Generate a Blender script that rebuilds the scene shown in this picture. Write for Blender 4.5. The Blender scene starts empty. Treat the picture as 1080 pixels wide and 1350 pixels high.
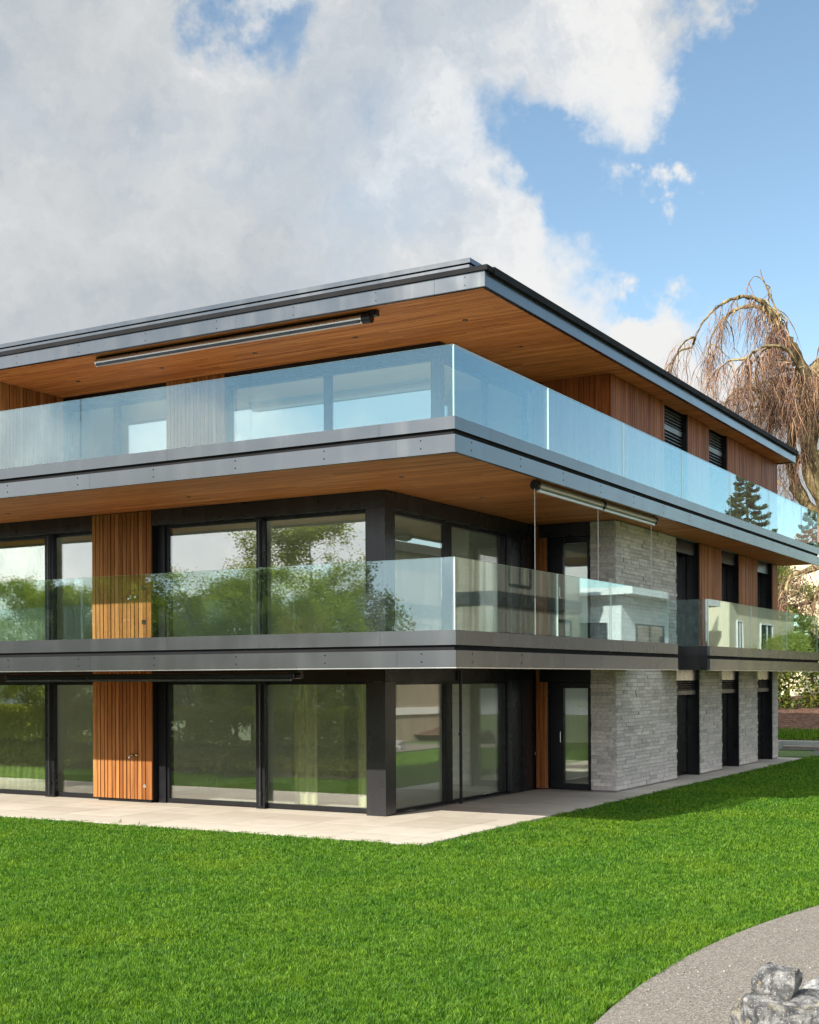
import bpy, bmesh, math, random
import numpy as np
from mathutils import Vector, Matrix, noise as mnoise

random.seed(7); rng = np.random.default_rng(7)
S = bpy.context.scene
COL = S.collection
R = math.radians

# ------------------------------------------------------------------ camera
cam = bpy.data.cameras.new('camera'); co = bpy.data.objects.new('camera', cam); COL.objects.link(co)
cam.sensor_fit = 'HORIZONTAL'; cam.sensor_width = 36.0; cam.lens = 36.0*1730/1080
cam.shift_x = 0.0; cam.shift_y = (894.5-675)/1080
cam.clip_start = .1; cam.clip_end = 5000
CAM = Vector((11.522, -19.133, 2.35))
co.matrix_world = Matrix.Translation(CAM) @ Matrix.Rotation(R(30), 4, 'Z') @ Matrix.Rotation(R(90), 4, 'X') @ Matrix.Rotation(-R(.258), 4, 'Z')
S.camera = co

# ------------------------------------------------------------------ light
SUN = Vector((-.26, -1.0, .585)).normalized()          # direction towards the sun
el = math.asin(SUN.z); az = math.atan2(SUN.x, SUN.y)
sl = bpy.data.lights.new('sun', 'SUN'); sl.energy = 4.9; sl.angle = R(.5); sl.color = (1.0, .93, .81)
so = bpy.data.objects.new('sun', sl); COL.objects.link(so)
so.rotation_euler = SUN.to_track_quat('Z', 'Y').to_euler()

W = bpy.data.worlds.new('World'); S.world = W; W.use_nodes = True
S.view_settings.view_transform = 'Standard'; S.view_settings.look = 'None'
S.view_settings.exposure = .74; S.view_settings.gamma = 1; S.view_settings.use_curve_mapping = False
S.cycles.transparent_max_bounces = 24; S.cycles.max_bounces = 8; S.cycles.glossy_bounces = 5; S.cycles.diffuse_bounces = 4
S.cycles.caustics_reflective = False; S.cycles.caustics_refractive = False
S.cycles.sample_clamp_indirect = 6
try: S.cycles.use_denoising = True
except Exception: pass

class NT:
    """small helper around a node tree"""
    def __init__(s, t): s.t = t; s.n = t.nodes; s.l = t.links
    def add(s, typ, **k):
        x = s.n.new(typ)
        for a, b in k.items(): setattr(x, a, b)
        return x
    def put(s, sock, v):
        if isinstance(v, bpy.types.NodeSocket): s.l.new(v, sock)
        elif v is not None: sock.default_value = v
    def math(s, op, a, b=None, c=None, clamp=False):
        x = s.add('ShaderNodeMath', operation=op, use_clamp=clamp)
        for i, v in enumerate((a, b, c)):
            if v is not None: s.put(x.inputs[i], v)
        return x.outputs[0]
    def vmath(s, op, a, b=None):
        x = s.add('ShaderNodeVectorMath', operation=op); s.put(x.inputs[0], a)
        if b is not None: s.put(x.inputs[1], b)
        return x.outputs['Value'] if op in ('LENGTH', 'DISTANCE', 'DOT_PRODUCT') else x.outputs[0]
    def noise(s, vec=None, scale=5, detail=4, rough=.55, out='Fac', dist=0):
        x = s.add('ShaderNodeTexNoise'); s.put(x.inputs['Vector'], vec)
        x.inputs['Scale'].default_value = scale; x.inputs['Detail'].default_value = detail
        x.inputs['Roughness'].default_value = rough; x.inputs['Distortion'].default_value = dist
        return x.outputs[out]
    def ramp(s, f, stops):
        x = s.add('ShaderNodeValToRGB'); e = x.color_ramp.elements
        while len(e) < len(stops): e.new(.5)
        for el_, (p, c) in zip(e, stops): el_.position = p; el_.color = (*c, 1) if len(c) == 3 else c
        s.put(x.inputs[0], f); return x.outputs[0]
    def mix(s, f, a, b, blend='MIX'):
        x = s.add('ShaderNodeMix', data_type='RGBA', blend_type=blend)
        s.put(x.inputs[0], f); s.put(x.inputs[6], a if not isinstance(a, tuple) else (*a, 1)); s.put(x.inputs[7], b if not isinstance(b, tuple) else (*b, 1))
        return x.outputs[2]
    def mapr(s, v, a, b, c=0, d=1, smooth=True):
        x = s.add('ShaderNodeMapRange', interpolation_type='SMOOTHSTEP' if smooth else 'LINEAR')
        s.put(x.inputs['Value'], v); x.inputs['From Min'].default_value = a; x.inputs['From Max'].default_value = b
        x.inputs['To Min'].default_value = c; x.inputs['To Max'].default_value = d
        return x.outputs['Result']
    def bump(s, h, strength=.3, dist=.02, normal=None):
        x = s.add('ShaderNodeBump'); s.put(x.inputs['Height'], h); x.inputs['Strength'].default_value = strength; x.inputs['Distance'].default_value = dist
        if normal is not None: s.put(x.inputs['Normal'], normal)
        return x.outputs[0]

# sky: Nishita sky with broken cloud (cloud cover laid out by compass direction and height)
t = NT(W.node_tree); t.n.clear()
out = t.add('ShaderNodeOutputWorld'); bg = t.add('ShaderNodeBackground')
sky = t.add('ShaderNodeTexSky', sky_type='NISHITA'); sky.sun_disc = False
sky.sun_elevation = el; sky.sun_rotation = az % (2*math.pi); sky.altitude = 500; sky.air_density = 1.0; sky.dust_density = .3; sky.ozone_density = 2.0
D = t.vmath('NORMALIZE', t.add('ShaderNodeTexCoord').outputs['Generated'])
nz = t.noise(D, 5, 7, .62, 'Color'); n2 = t.vmath('SUBTRACT', nz, (.5, .5, .5))
sc_ = t.add('ShaderNodeVectorMath', operation='SCALE'); t.put(sc_.inputs[0], n2); sc_.inputs['Scale'].default_value = .22
nf = t.vmath('SUBTRACT', t.noise(D, 22, 5, .6, 'Color'), (.5, .5, .5))
sf = t.add('ShaderNodeVectorMath', operation='SCALE'); t.put(sf.inputs[0], nf); sf.inputs['Scale'].default_value = .045
D2 = t.vmath('ADD', t.vmath('ADD', D, sc_.outputs[0]), sf.outputs[0])
fb = t.noise(D2, 4.2, 8, .58)
dens = t.math('MULTIPLY_ADD', t.math('SUBTRACT', fb, .5), 1.3, .80)
HOLES = [((-.540, .697, .472), .008, .050, .95), ((-.508, .729, .459), .004, .036, .6), ((-.384, .856, .346), .012, .055, .75), ((-.345, .882, .321), .03, .08, .9),
         ((-.202, .915, .350), .08, .14, 1.5), ((-.165, .896, .413), .05, .10, 1.3), ((-.267, .915, .301), .05, .10, 1.2), ((-.299, .910, .289), .03, .07, .9), ((-.20, .94, .27), .06, .12, .9),
         ((.55, -.6, .5), .1, .5, .9), ((-.80, -.35, .35), .08, .42, .8), ((.50, .80, .33), .3, .75, 1.1), ((-.50, -.82, .27), .04, .17, 1.1), ((-.62, -.73, .27), .03, .15, 1.0), ((-.38, -.88, .27), .02, .12, .7)]
CLOUDS = [((-.322, .886, .332), .004, .042, .85), ((-.308, .889, .338), .004, .040, 1.0), ((-.328, .911, .248), .008, .045, .85), ((-.302, .922, .238), .01, .05, .7), ((-.255, .945, .215), .02, .07, .7)]
for c, r0, r1, k in HOLES:
    c = Vector(c).normalized(); d = t.vmath('DISTANCE', D2, tuple(c))
    dens = t.math('SUBTRACT', dens, t.mapr(d, r0, r1, k, 0))
dens = t.math('MAXIMUM', dens, -.5)
for c, r0, r1, k in CLOUDS:
    c = Vector(c).normalized(); d = t.vmath('DISTANCE', D2, tuple(c))
    dens = t.math('ADD', dens, t.mapr(d, r0, r1, k, 0))
alpha = t.mapr(dens, .0, .86)
lum = t.noise(t.vmath('ADD', D2, (.31, .17, .05)), 3.6, 8, .60)
relief = t.math('SUBTRACT', fb, t.noise(t.vmath('ADD', D2, (-.035, -.02, .05)), 4.2, 8, .58))
lum2 = t.math('ADD', t.math('ADD', t.math('MULTIPLY', lum, .8), t.math('MULTIPLY', fb, .2)), t.math('MULTIPLY', relief, .52))
for c, r0, r1, k in [((-.64, .70, .31), .05, .26, -.10), ((-.44, .83, .33), .05, .2, -.04), ((-.5, .78, .36), .03, .13, .05), ((-.36, .85, .385), .03, .18, .10), ((-.56, .73, .40), .03, .14, .06), ((-.69, .62, .36), .04, .12, .06), ((-.30, .92, .25), .05, .14, .14), ((-.31, .888, .343), .02, .06, .1)]:
    c = Vector(c).normalized(); lum2 = t.math('ADD', lum2, t.mapr(t.vmath('DISTANCE', D2, tuple(c)), r0, r1, k, 0))
ccol = t.ramp(lum2, [(.32, (2.02, 2.19, 2.33)), (.43, (2.44, 2.55, 2.64)), (.52, (2.78, 2.86, 2.90)), (.62, (3.55, 3.56, 3.52))])
toward = t.mapr(t.vmath('DOT_PRODUCT', D, tuple(Vector((-.30, -.85, .42)).normalized())), -.2, .75, 1.0, 2.9)   # clouds on the sun's side are brighter
cc = t.add('ShaderNodeVectorMath', operation='SCALE'); t.put(cc.inputs[0], ccol); t.put(cc.inputs['Scale'], toward)
skyc = t.mix(1.0, sky.outputs[0], (.84, .83, .735), 'MULTIPLY')
t.put(bg.inputs['Color'], t.mix(alpha, skyc, cc.outputs[0])); bg.inputs['Strength'].default_value = .15
t.l.new(bg.outputs[0], out.inputs[0])

# ------------------------------------------------------------------ materials
def new_mat(name):
    m = bpy.data.materials.new(name); m.use_nodes = True; t = NT(m.node_tree); t.n.clear()
    o = t.add('ShaderNodeOutputMaterial'); return m, t, o
def pbsdf(t, o, col, rough=.5, metal=0, normal=None, spec=.5, coat=0):
    b = t.add('ShaderNodeBsdfPrincipled'); t.put(b.inputs['Base Color'], (*col, 1) if isinstance(col, tuple) else col)
    t.put(b.inputs['Roughness'], rough); b.inputs['Metallic'].default_value = metal; b.inputs['Specular IOR Level'].default_value = spec
    b.inputs['Coat Weight'].default_value = coat; b.inputs['Coat Roughness'].default_value = .1
    if normal is not None: t.put(b.inputs['Normal'], normal)
    t.l.new(b.outputs[0], o.inputs[0]); return b
def objco(t): return t.add('ShaderNodeTexCoord').outputs['Object']
def simple(name, col, rough=.5, metal=0, var=.12, scale=6, bump=0, spec=.5):
    m, t, o = new_mat(name); c = objco(t)
    n = t.noise(c, scale, 5)
    k = t.mix(n, tuple(x*(1-var) for x in col), tuple(min(1, x*(1+var)) for x in col))
    nr = t.bump(t.noise(c, scale*12, 3), bump, .01) if bump else None
    pbsdf(t, o, k, t.mapr(t.noise(c, scale*.7, 3), .3, .7, max(.02, rough-.06), rough+.06), metal, nr, spec); return m
def metal(name, col, rough, met=.85, wav=.02):
    m, t, o = new_mat(name); c = objco(t)
    n = t.noise(c, 1.3, 2); r = t.add('ShaderNodeNewGeometry').outputs['Random Per Island']
    k = t.mix(t.math('MULTIPLY', r, .5), col, tuple(x*.82 for x in col))
    st = t.noise(t.vmath('MULTIPLY', c, (3.5, 3.5, .25)), 1, 3, .5); k = t.mix(t.mapr(st, .45, .75, 0, .05), k, (.36, .35, .33))
    pbsdf(t, o, k, t.math('ADD', t.mapr(n, .3, .7, rough-.03, rough+.03), t.mapr(st, .4, .75, 0, .035)), met); return m
def wood(name, cols, stretch, rough=.5):
    m, t, o = new_mat(name); c = objco(t)
    r = t.add('ShaderNodeNewGeometry').outputs['Random Per Island']
    off = t.add('ShaderNodeCombineXYZ'); 
    for i in range(3): t.put(off.inputs[i], t.math('MULTIPLY', r, 37.0+11*i))
    v = t.vmath('ADD', t.vmath('MULTIPLY', c, stretch), off.outputs[0])
    g = t.noise(v, 1.0, 6, .65, dist=.4)
    base = t.ramp(r, [(i/(len(cols)-1), x) for i, x in enumerate(cols)])
    k = t.mix(t.mapr(g, .35, .75), base, t.mix(1.0, base, (.52, .45, .40), 'MULTIPLY'))
    k = t.mix(t.mapr(t.noise(c, .6, 3), .4, .75, 0, .35), k, t.mix(1.0, k, (1.25, 1.2, 1.15), 'MULTIPLY'))
    pbsdf(t, o, k, t.mapr(g, .3, .7, rough-.05, rough+.1), 0, t.bump(g, .25, .004), .4 if rough < .52 and 'along' in name else .12); return m
WCOL = [(.44, .135, .034), (.68, .245, .064), (.54, .18, .044), (.80, .32, .092), (.61, .212, .055), (.74, .275, .072)]
M = {}
M['wood_x'] = wood('larch_boards_along_x', WCOL, (1.2, 28, 28), .5)
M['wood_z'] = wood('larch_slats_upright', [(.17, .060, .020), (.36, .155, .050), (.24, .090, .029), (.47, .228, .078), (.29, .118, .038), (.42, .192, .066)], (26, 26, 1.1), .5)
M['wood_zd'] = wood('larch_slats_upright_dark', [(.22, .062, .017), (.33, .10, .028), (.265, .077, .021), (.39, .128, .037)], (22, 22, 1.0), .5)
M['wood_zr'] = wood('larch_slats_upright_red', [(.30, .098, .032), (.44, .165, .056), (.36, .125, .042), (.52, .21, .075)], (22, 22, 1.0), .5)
M['grey'] = metal('grey_aluminium', (.155, .165, .178), .22, .76)
M['grey_matt'] = metal('grey_aluminium_matt', (.14, .15, .163), .24, .74)
M['grey_dark'] = metal('dark_grey_aluminium', (.12, .128, .138), .3, .6)
M['black'] = simple('black_anodised_metal', (.014, .0145, .018), .32, .4, .2, 3)
M['anth'] = metal('anthracite_metal', (.040, .040, .045), .28, .5)
M['matt_black'] = simple('matt_black', (.012, .012, .014), .75, 0, .2, 3, 0, .15)
M['dark'] = simple('dark_gap', (.012, .011, .011), .7)
M['white'] = simple('white_plaster', (.84, .84, .76), .8, 0, .05, 2)
M['olive'] = simple('pale_green_plaster', (.40, .43, .32), .8, 0, .08, 1.5)
M['floor'] = simple('pale_stone_floor', (.72, .72, .68), .35, 0, .08, 2)
M['render'] = simple('light_render', (.55, .53, .48), .85, 0, .08, 2, .2)
M['silver'] = metal('silver_metal', (.72, .72, .70), .28, .9)
M['chrome'] = metal('bright_steel', (.85, .83, .78), .12, 1.0)
M['steel_cable'] = simple('pale_cable', (.6, .6, .58), .4, .3)
M['whitebar'] = simple('white_bar', (.8, .8, .8), .4)
M['beigebox'] = simple('awning_cassette', (.42, .40, .35), .35, .5)

def glass(name, tint, f0, gloss_col=(1, 1, 1), rough=0.0, power=4.0):
    m, t, o = new_mat(name)
    tr = t.add('ShaderNodeBsdfTransparent'); tr.inputs[0].default_value = (*tint, 1)
    gl = t.add('ShaderNodeBsdfGlossy'); gl.inputs['Roughness'].default_value = rough; gl.inputs[0].default_value = (*gloss_col, 1)
    nr = t.bump(t.noise(objco(t), .45, 1, .4), .010, .2)          # slight roller-wave of the panes
    t.put(gl.inputs['Normal'], nr)
    lw = t.add('ShaderNodeLayerWeight'); lw.inputs['Blend'].default_value = .5
    f = t.math('MULTIPLY_ADD', t.math('POWER', lw.outputs['Facing'], power), 1-f0, f0, clamp=True)
    mx = t.add('ShaderNodeMixShader'); t.put(mx.inputs[0], f); t.l.new(tr.outputs[0], mx.inputs[1]); t.l.new(gl.outputs[0], mx.inputs[2])
    t.l.new(mx.outputs[0], o.inputs[0]); return m
M['pane'] = glass('coated_window_glass', (.965, .99, .95), .19)
M['rail'] = glass('balustrade_glass', (.90, .965, .95), .125, (.74, .93, 1.0))
m, t, o = new_mat('glass_edge'); pbsdf(t, o, (.78, .92, .87), .25, 0, None, .6); M['edge'] = m

# stone, patio, path, lawn, ground
m, t, o = new_mat('split_grey_stone'); c = objco(t); r = t.add('ShaderNodeNewGeometry').outputs['Random Per Island']
n = t.noise(c, 14, 8, .7); base = t.ramp(r, [(0, (.50, .465, .435)), (.18, (.80, .745, .69)), (.4, (.63, .59, .55)), (.62, (.87, .81, .75)), (.8, (.56, .53, .495)), (1, (.78, .72, .665))])
k = t.mix(t.mapr(n, .4, .7), base, t.mix(1, base, (.70, .69, .69), 'MULTIPLY'))
pbsdf(t, o, k, .85, 0, t.bump(t.noise(c, 30, 8, .7), .8, .02), .3); M['stone'] = m
M['mortar'] = simple('dark_joint', (.24, .23, .22), .9)

m, t, o = new_mat('beige_stone_slabs'); c = objco(t); r = t.add('ShaderNodeNewGeometry').outputs['Random Per Island']
k = t.mix(r, (.48, .44, .37), (.59, .55, .475)); n = t.noise(c, 3, 6)
k = t.mix(t.mapr(n, .45, .75, 0, .5), k, (.44, .39, .31)); k = t.mix(t.mapr(t.noise(c, .9, 7, .7), .5, .72, 0, .45), k, (.36, .32, .265)); k = t.mix(t.mapr(t.noise(c, 160, 2), .5, .7, 0, .25), k, (.36, .32, .27))
pbsdf(t, o, k, .8, 0, t.bump(t.noise(c, 90, 4), .2, .004), .3); M['patio'] = m

m, t, o = new_mat('fine_gravel'); c = objco(t)
v = t.add('ShaderNodeTexVoronoi'); t.put(v.inputs['Vector'], c); v.inputs['Scale'].default_value = 105
k = t.ramp(t.add('ShaderNodeSeparateColor').outputs[0], [(0, (.5, .5, .5)), (1, (.5, .5, .5))])
sp = t.add('ShaderNodeSeparateColor'); t.put(sp.inputs[0], v.outputs['Color'])
k = t.ramp(sp.outputs[0], [(0, (.09, .078, .065)), (.3, (.165, .145, .122)), (.6, (.22, .196, .166)), (.85, (.29, .265, .23)), (1, (.40, .38, .34))])
k = t.mix(t.mapr(t.noise(c, 1.3, 4), .4, .7, 0, .3), k, (.25, .22, .19))
pbsdf(t, o, k, .85, 0, t.bump(v.outputs['Distance'], .9, .008), .3); M['gravel'] = m

m, t, o = new_mat('loose_stones'); pbsdf(t, o, t.ramp(t.add('ShaderNodeNewGeometry').outputs['Random Per Island'], [(0, (.09, .08, .07)), (.4, (.22, .20, .17)), (.75, (.32, .295, .26)), (1, (.44, .42, .385))]), .85); M['gravel_stone'] = m
m, t, o = new_mat('soil_under_lawn'); c = objco(t); n = t.noise(c, 8, 6)
pbsdf(t, o, t.ramp(n, [(.3, (.025, .06, .012)), (.7, (.05, .10, .02))]), .95); M['soil'] = m
m, t, o = new_mat('meadow'); c = objco(t); n = t.noise(c, .15, 8, .65)
pbsdf(t, o, t.ramp(n, [(.3, (.04, .085, .02)), (.55, (.075, .13, .03)), (.75, (.13, .14, .05))]), .95, 0, t.bump(t.noise(c, 6, 6), .8, .1)); M['meadow'] = m
m, t, o = new_mat('leaf_litter'); c = objco(t); n = t.noise(c, 5, 8, .75)
pbsdf(t, o, t.ramp(n, [(.32, (.022, .010, .007)), (.48, (.085, .038, .022)), (.6, (.20, .10, .06)), (.72, (.36, .22, .15))]), .95, 0, t.bump(n, 1, .08)); M['litter'] = m

def leafmat(name, cols, transl=.35, rough=.6, patch=None):
    m, t, o = new_mat(name); r = t.add('ShaderNodeNewGeometry').outputs['Random Per Island']
    k = t.ramp(r, [(i/(len(cols)-1), x) for i, x in enumerate(cols)])
    if patch:
        c = objco(t); f = t.mapr(t.noise(c, patch[0], 4, .6), .38, .68)
        k = t.mix(f, k, t.mix(1, k, patch[1], 'MULTIPLY'))
    if patch and len(patch) > 2: k = t.mix(t.mapr(t.noise(objco(t), patch[2], 3, .6), .40, .62), k, t.mix(1, k, patch[3], 'MULTIPLY'))
    if patch and len(patch) > 4: k = t.mix(t.mapr(t.noise(t.vmath('ADD', objco(t), (4, 9, 0)), patch[4], 6, .65), .44, .68), k, t.mix(1, k, patch[5], 'MULTIPLY'))
    d = t.add('ShaderNodeBsdfDiffuse'); t.put(d.inputs[0], k)
    tl = t.add('ShaderNodeBsdfTranslucent'); t.put(tl.inputs[0], t.mix(1, k, (1.25, 1.2, .55), 'MULTIPLY'))
    mx = t.add('ShaderNodeMixShader'); mx.inputs[0].default_value = transl; t.l.new(d.outputs[0], mx.inputs[1]); t.l.new(tl.outputs[0], mx.inputs[2])
    g = t.add('ShaderNodeBsdfGlossy'); g.inputs['Roughness'].default_value = rough; g.inputs[0].default_value = (.8, .85, .8, 1)
    m2 = t.add('ShaderNodeMixShader'); m2.inputs[0].default_value = .018; t.l.new(mx.outputs[0], m2.inputs[1]); t.l.new(g.outputs[0], m2.inputs[2])
    t.l.new(m2.outputs[0], o.inputs[0]); return m
M['grass'] = leafmat('lawn_blades', [(.028, .080, .005), (.076, .190, .010), (.124, .275, .016), (.178, .345, .028), (.26, .43, .055)], .42, .5, (1.1, (.70, .84, .78), 10, (.50, .62, .55), .45, (1.32, 1.10, .85)))  # second patch darkens clumps in the colour, standing in for shade between tufts
M['birch_leaf'] = leafmat('spring_leaves', [(.20, .25, .05), (.28, .34, .07), (.38, .40, .12)], .5)
M['dark_leaf'] = leafmat('dark_leaves', [(.10, .13, .03), (.15, .19, .04), (.22, .25, .06)], .45)
M['ivy_leaf'] = leafmat('ivy_leaves', [(.025, .05, .008), (.06, .09, .012), (.13, .15, .022), (.24, .22, .05)], .35)
M['needle'] = leafmat('conifer_needles', [(.03, .06, .02), (.05, .085, .03), (.08, .10, .035)], .15)
M['hedge_leaf'] = leafmat('hedge_leaves', [(.22, .26, .05), (.32, .38, .07), (.45, .48, .12)], .5)
M['shade_cover_leaf'] = leafmat('shade_cover_leaves', [(.04, .05, .016), (.08, .09, .026), (.17, .19, .05)], .35)  # dark tones imitate lawn lying in tree shade
M['bark'] = simple('brown_bark', (.13, .10, .075), .9, 0, .4, 5, .8)
M['birch_bark'] = simple('pale_bark', (.42, .39, .34), .85, 0, .35, 4, .5)
m, t, o = new_mat('mossy_bark'); c = objco(t); n = t.noise(t.vmath('MULTIPLY', c, (1, 1, .45)), 3.2, 8, .7)
k = t.ramp(n, [(.30, (.03, .024, .016)), (.43, (.13, .095, .052)), (.55, (.28, .215, .105)), (.70, (.50, .42, .25))])
pbsdf(t, o, k, .95, 0, t.bump(t.noise(c, 9, 7, .7), 1, .06), .2); M['moss'] = m
m, t, o = new_mat('reddish_twigs'); r = t.add('ShaderNodeNewGeometry').outputs['Random Per Island']
pbsdf(t, o, t.ramp(r, [(0, (.06, .038, .032)), (.3, (.19, .10, .07)), (.55, (.28, .175, .14)), (.8, (.38, .20, .10)), (1, (.48, .34, .21))]), .8, 0, None, .3); M['twig'] = m

def rockmat(name, cols, lichen):
    m, t, o = new_mat(name); c = objco(t)
    n = t.noise(c, 11, 9, .7, dist=.5); k = t.ramp(n, [(.28, cols[0]), (.45, cols[1]), (.58, cols[2]), (.75, cols[3])])
    f = t.mapr(t.noise(t.vmath('ADD', c, (3, 1, 2)), 7, 6, .65), .55, .64); k = t.mix(t.math('MULTIPLY', f, .55), k, lichen)
    f = t.mapr(t.noise(c, 60, 5, .65), .58, .64); k = t.mix(t.math('MULTIPLY', f, .7), k, (.42, .43, .42))
    f = t.mapr(t.noise(t.vmath('ADD', c, (7, 7, 1)), 30, 6, .7), .56, .64); k = t.mix(t.math('MULTIPLY', f, .8), k, (.05, .05, .052))
    pbsdf(t, o, k, .95, 0, t.bump(t.noise(c, 40, 9, .75), .9, .012), .08); return m
M['rock'] = rockmat('lichen_limestone', [(.018, .019, .021), (.085, .085, .088), (.22, .218, .215), (.47, .465, .45)], (.36, .30, .18))
M['rock2'] = rockmat('speckled_granite', [(.05, .05, .055), (.18, .18, .19), (.32, .32, .32), (.46, .46, .45)], (.36, .36, .35))
M['pebble'] = simple('white_pebble', (.75, .73, .68), .6, 0, .1, 20, .1)
M['weathered'] = wood('weathered_boards', [(.26, .215, .165), (.36, .30, .235), (.42, .36, .28), (.31, .25, .19)], (14, 14, .5), .7)
M['brown_boards'] = wood('dark_brown_boards', [(.075, .055, .045), (.10, .075, .06), (.085, .06, .05)], (14, 14, .5), .7)
M['pink'] = wood('pink_clapboard', [(.42, .31, .30), (.46, .34, .33), (.50, .38, .37)], (.5, .5, 14), .7)
M['cream'] = simple('cream_render', (.66, .57, .40), .85, 0, .06, 1, .1)
M['offwhite'] = simple('white_render', (.80, .79, .75), .8, 0, .04, 1)
M['salmon'] = simple('salmon_render', (.62, .42, .32), .85, 0, .06, 1)
M['tile_roof'] = simple('brown_roof_tiles', (.20, .10, .075), .8, 0, .3, 6, .5)
M['concrete'] = simple('grey_concrete', (.36, .36, .35), .85, 0, .2, 4, .3)
M['bench_wood'] = simple('grey_bench_wood', (.26, .21, .19), .8, 0, .25, 8, .3)
M['curtain'] = simple('sheer_curtain', (.44, .46, .31), .9, 0, .06, 2)
M['slatgrey'] = simple('grey_blind_slats', (.20, .20, .21), .4, .5)

# ------------------------------------------------------------------ mesh helpers
class MB:
    def __init__(s): s.v = []; s.f = []; s.mi = []
    def box(s, x0, x1, y0, y1, z0, z1, mi=0):
        b = len(s.v)
        s.v += [(x0, y0, z0), (x1, y0, z0), (x1, y1, z0), (x0, y1, z0), (x0, y0, z1), (x1, y0, z1), (x1, y1, z1), (x0, y1, z1)]
        s.f += [tuple(b+i for i in q) for q in ((3, 2, 1, 0), (4, 5, 6, 7), (0, 1, 5, 4), (1, 2, 6, 5), (2, 3, 7, 6), (3, 0, 4, 7))]
        s.mi += [mi]*6 if isinstance(mi, int) else list(mi)
        return s
    def quad(s, a, b, c, d, mi=0):
        n = len(s.v); s.v += [a, b, c, d]; s.f.append((n, n+1, n+2, n+3)); s.mi.append(mi)
    def tube(s, pts, rad, n=8, mi=0, cap=True):
        pts = [Vector(p) for p in pts]; b0 = len(s.v)
        if not hasattr(rad, '__len__'): rad = [rad]*len(pts)
        prev = None
        for i, p in enumerate(pts):
            d = (pts[min(i+1, len(pts)-1)]-pts[max(i-1, 0)]).normalized()
            if prev is None:
                u = d.orthogonal().normalized()
            else:
                u = (prev - d*prev.dot(d)).normalized() if (prev - d*prev.dot(d)).length > 1e-6 else d.orthogonal().normalized()
            prev = u; w = d.cross(u)
            for k in range(n):
                a = 2*math.pi*k/n; s.v.append(tuple(p+(u*math.cos(a)+w*math.sin(a))*rad[i]))
        for i in range(len(pts)-1):
            for k in range(n):
                a = b0+i*n+k; c = b0+i*n+(k+1) % n
                s.f.append((a, c, c+n, a+n)); s.mi.append(mi)
        if cap:
            s.f.append(tuple(b0+k for k in reversed(range(n)))); s.mi.append(mi)
            s.f.append(tuple(b0+(len(pts)-1)*n+k for k in range(n))); s.mi.append(mi)
        return s
    def build(s, name, mats, parent=None, smooth=False, bevel=0):
        me = bpy.data.meshes.new(name); me.from_pydata(s.v, [], s.f)
        if not isinstance(mats, (list, tuple)): mats = [mats]
        for m in mats: me.materials.append(m)
        if len(mats) > 1: me.polygons.foreach_set('material_index', s.mi)
        if smooth: me.polygons.foreach_set('use_smooth', [True]*len(me.polygons))
        o = bpy.data.objects.new(name, me); COL.objects.link(o)
        if parent is not None: o.parent = parent
        if bevel:
            bm = bmesh.new(); bm.from_mesh(me)
            bmesh.ops.bevel(bm, geom=list(bm.edges), offset=bevel, segments=2, affect='EDGES', profile=.6)
            bm.to_mesh(me); bm.free()
        return o
def np_mesh(name, verts, faces, mat, parent=None):
    """verts (N,3) and equal-length faces (M,k) straight from numpy"""
    me = bpy.data.meshes.new(name); n, k = faces.shape
    me.vertices.add(len(verts)); me.vertices.foreach_set('co', np.ascontiguousarray(verts, np.float32).ravel())
    me.loops.add(n*k); me.loops.foreach_set('vertex_index', np.ascontiguousarray(faces, np.int32).ravel())
    me.polygons.add(n); me.polygons.foreach_set('loop_start', np.arange(0, n*k, k, dtype=np.int32))
    me.polygons.foreach_set('loop_total', np.full(n, k, np.int32))
    me.update(calc_edges=True); me.materials.append(mat)
    o = bpy.data.objects.new(name, me); COL.objects.link(o)
    if parent is not None: o.parent = parent
    return o
def tag(o, label, cat, group=None, kind=None):
    o['label'] = label; o['category'] = cat
    if group: o['group'] = group
    if kind: o['kind'] = kind
    return o
def empty(name, loc=(0, 0, 0), rz=0, scale=1):
    o = bpy.data.objects.new(name, None); COL.objects.link(o); o.location = loc; o.rotation_euler = (0, 0, rz); o.scale = (scale,)*3
    o.empty_display_size = .3; return o
def copy_tree(o, parent=None):
    c = o.copy(); COL.objects.link(c)
    if parent is not None: c.parent = parent
    for ch in list(o.children): copy_tree(ch, c)
    return c

# ================================================================== THE HOUSE
H = empty('house'); tag(H, 'three-storey modern house with larch soffits, grey slab edges and glass balconies', 'house')
X0 = -14.0                                        # far left end of the house, outside the frame

def planks(mb, x0, x1, y0, y1, z0, z1, w=.098, gap=.005):
    y = y0
    while y < y1-.01:
        ye = min(y+w, y1); x = x0
        L = random.uniform(.6, 4.2)
        while x < x1-.01:
            xe = min(x+L, x1); xe = x1 if x1-xe < .4 else xe
            mb.box(x, xe-.002, y, ye-gap, z0, z1+random.uniform(0, .001)); x = xe; L = random.uniform(2.2, 4.8)
        y = ye
def slats(mb, axis, a0, a1, plane, depth, z0, z1, pitch=.1, gap=.014, sign=1):
    n = max(1, round((a1-a0)/pitch)); p = (a1-a0)/n; a = a0
    for i in range(n):
        w = p*random.uniform(.86, 1.1) if i < n-1 else a1-a
        if a+w > a1: w = a1-a
        if w < .03: continue
        dd = depth*random.uniform(.85, 1.1)
        lo, hi = (plane, plane+sign*dd) if sign > 0 else (plane+sign*dd, plane)
        g = gap*random.uniform(.6, 1.3)
        if axis == 'x': mb.box(a, a+w-g, lo, hi, z0, z1)
        else: mb.box(lo, hi, a, a+w-g, z0, z1)
        a += w
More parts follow.
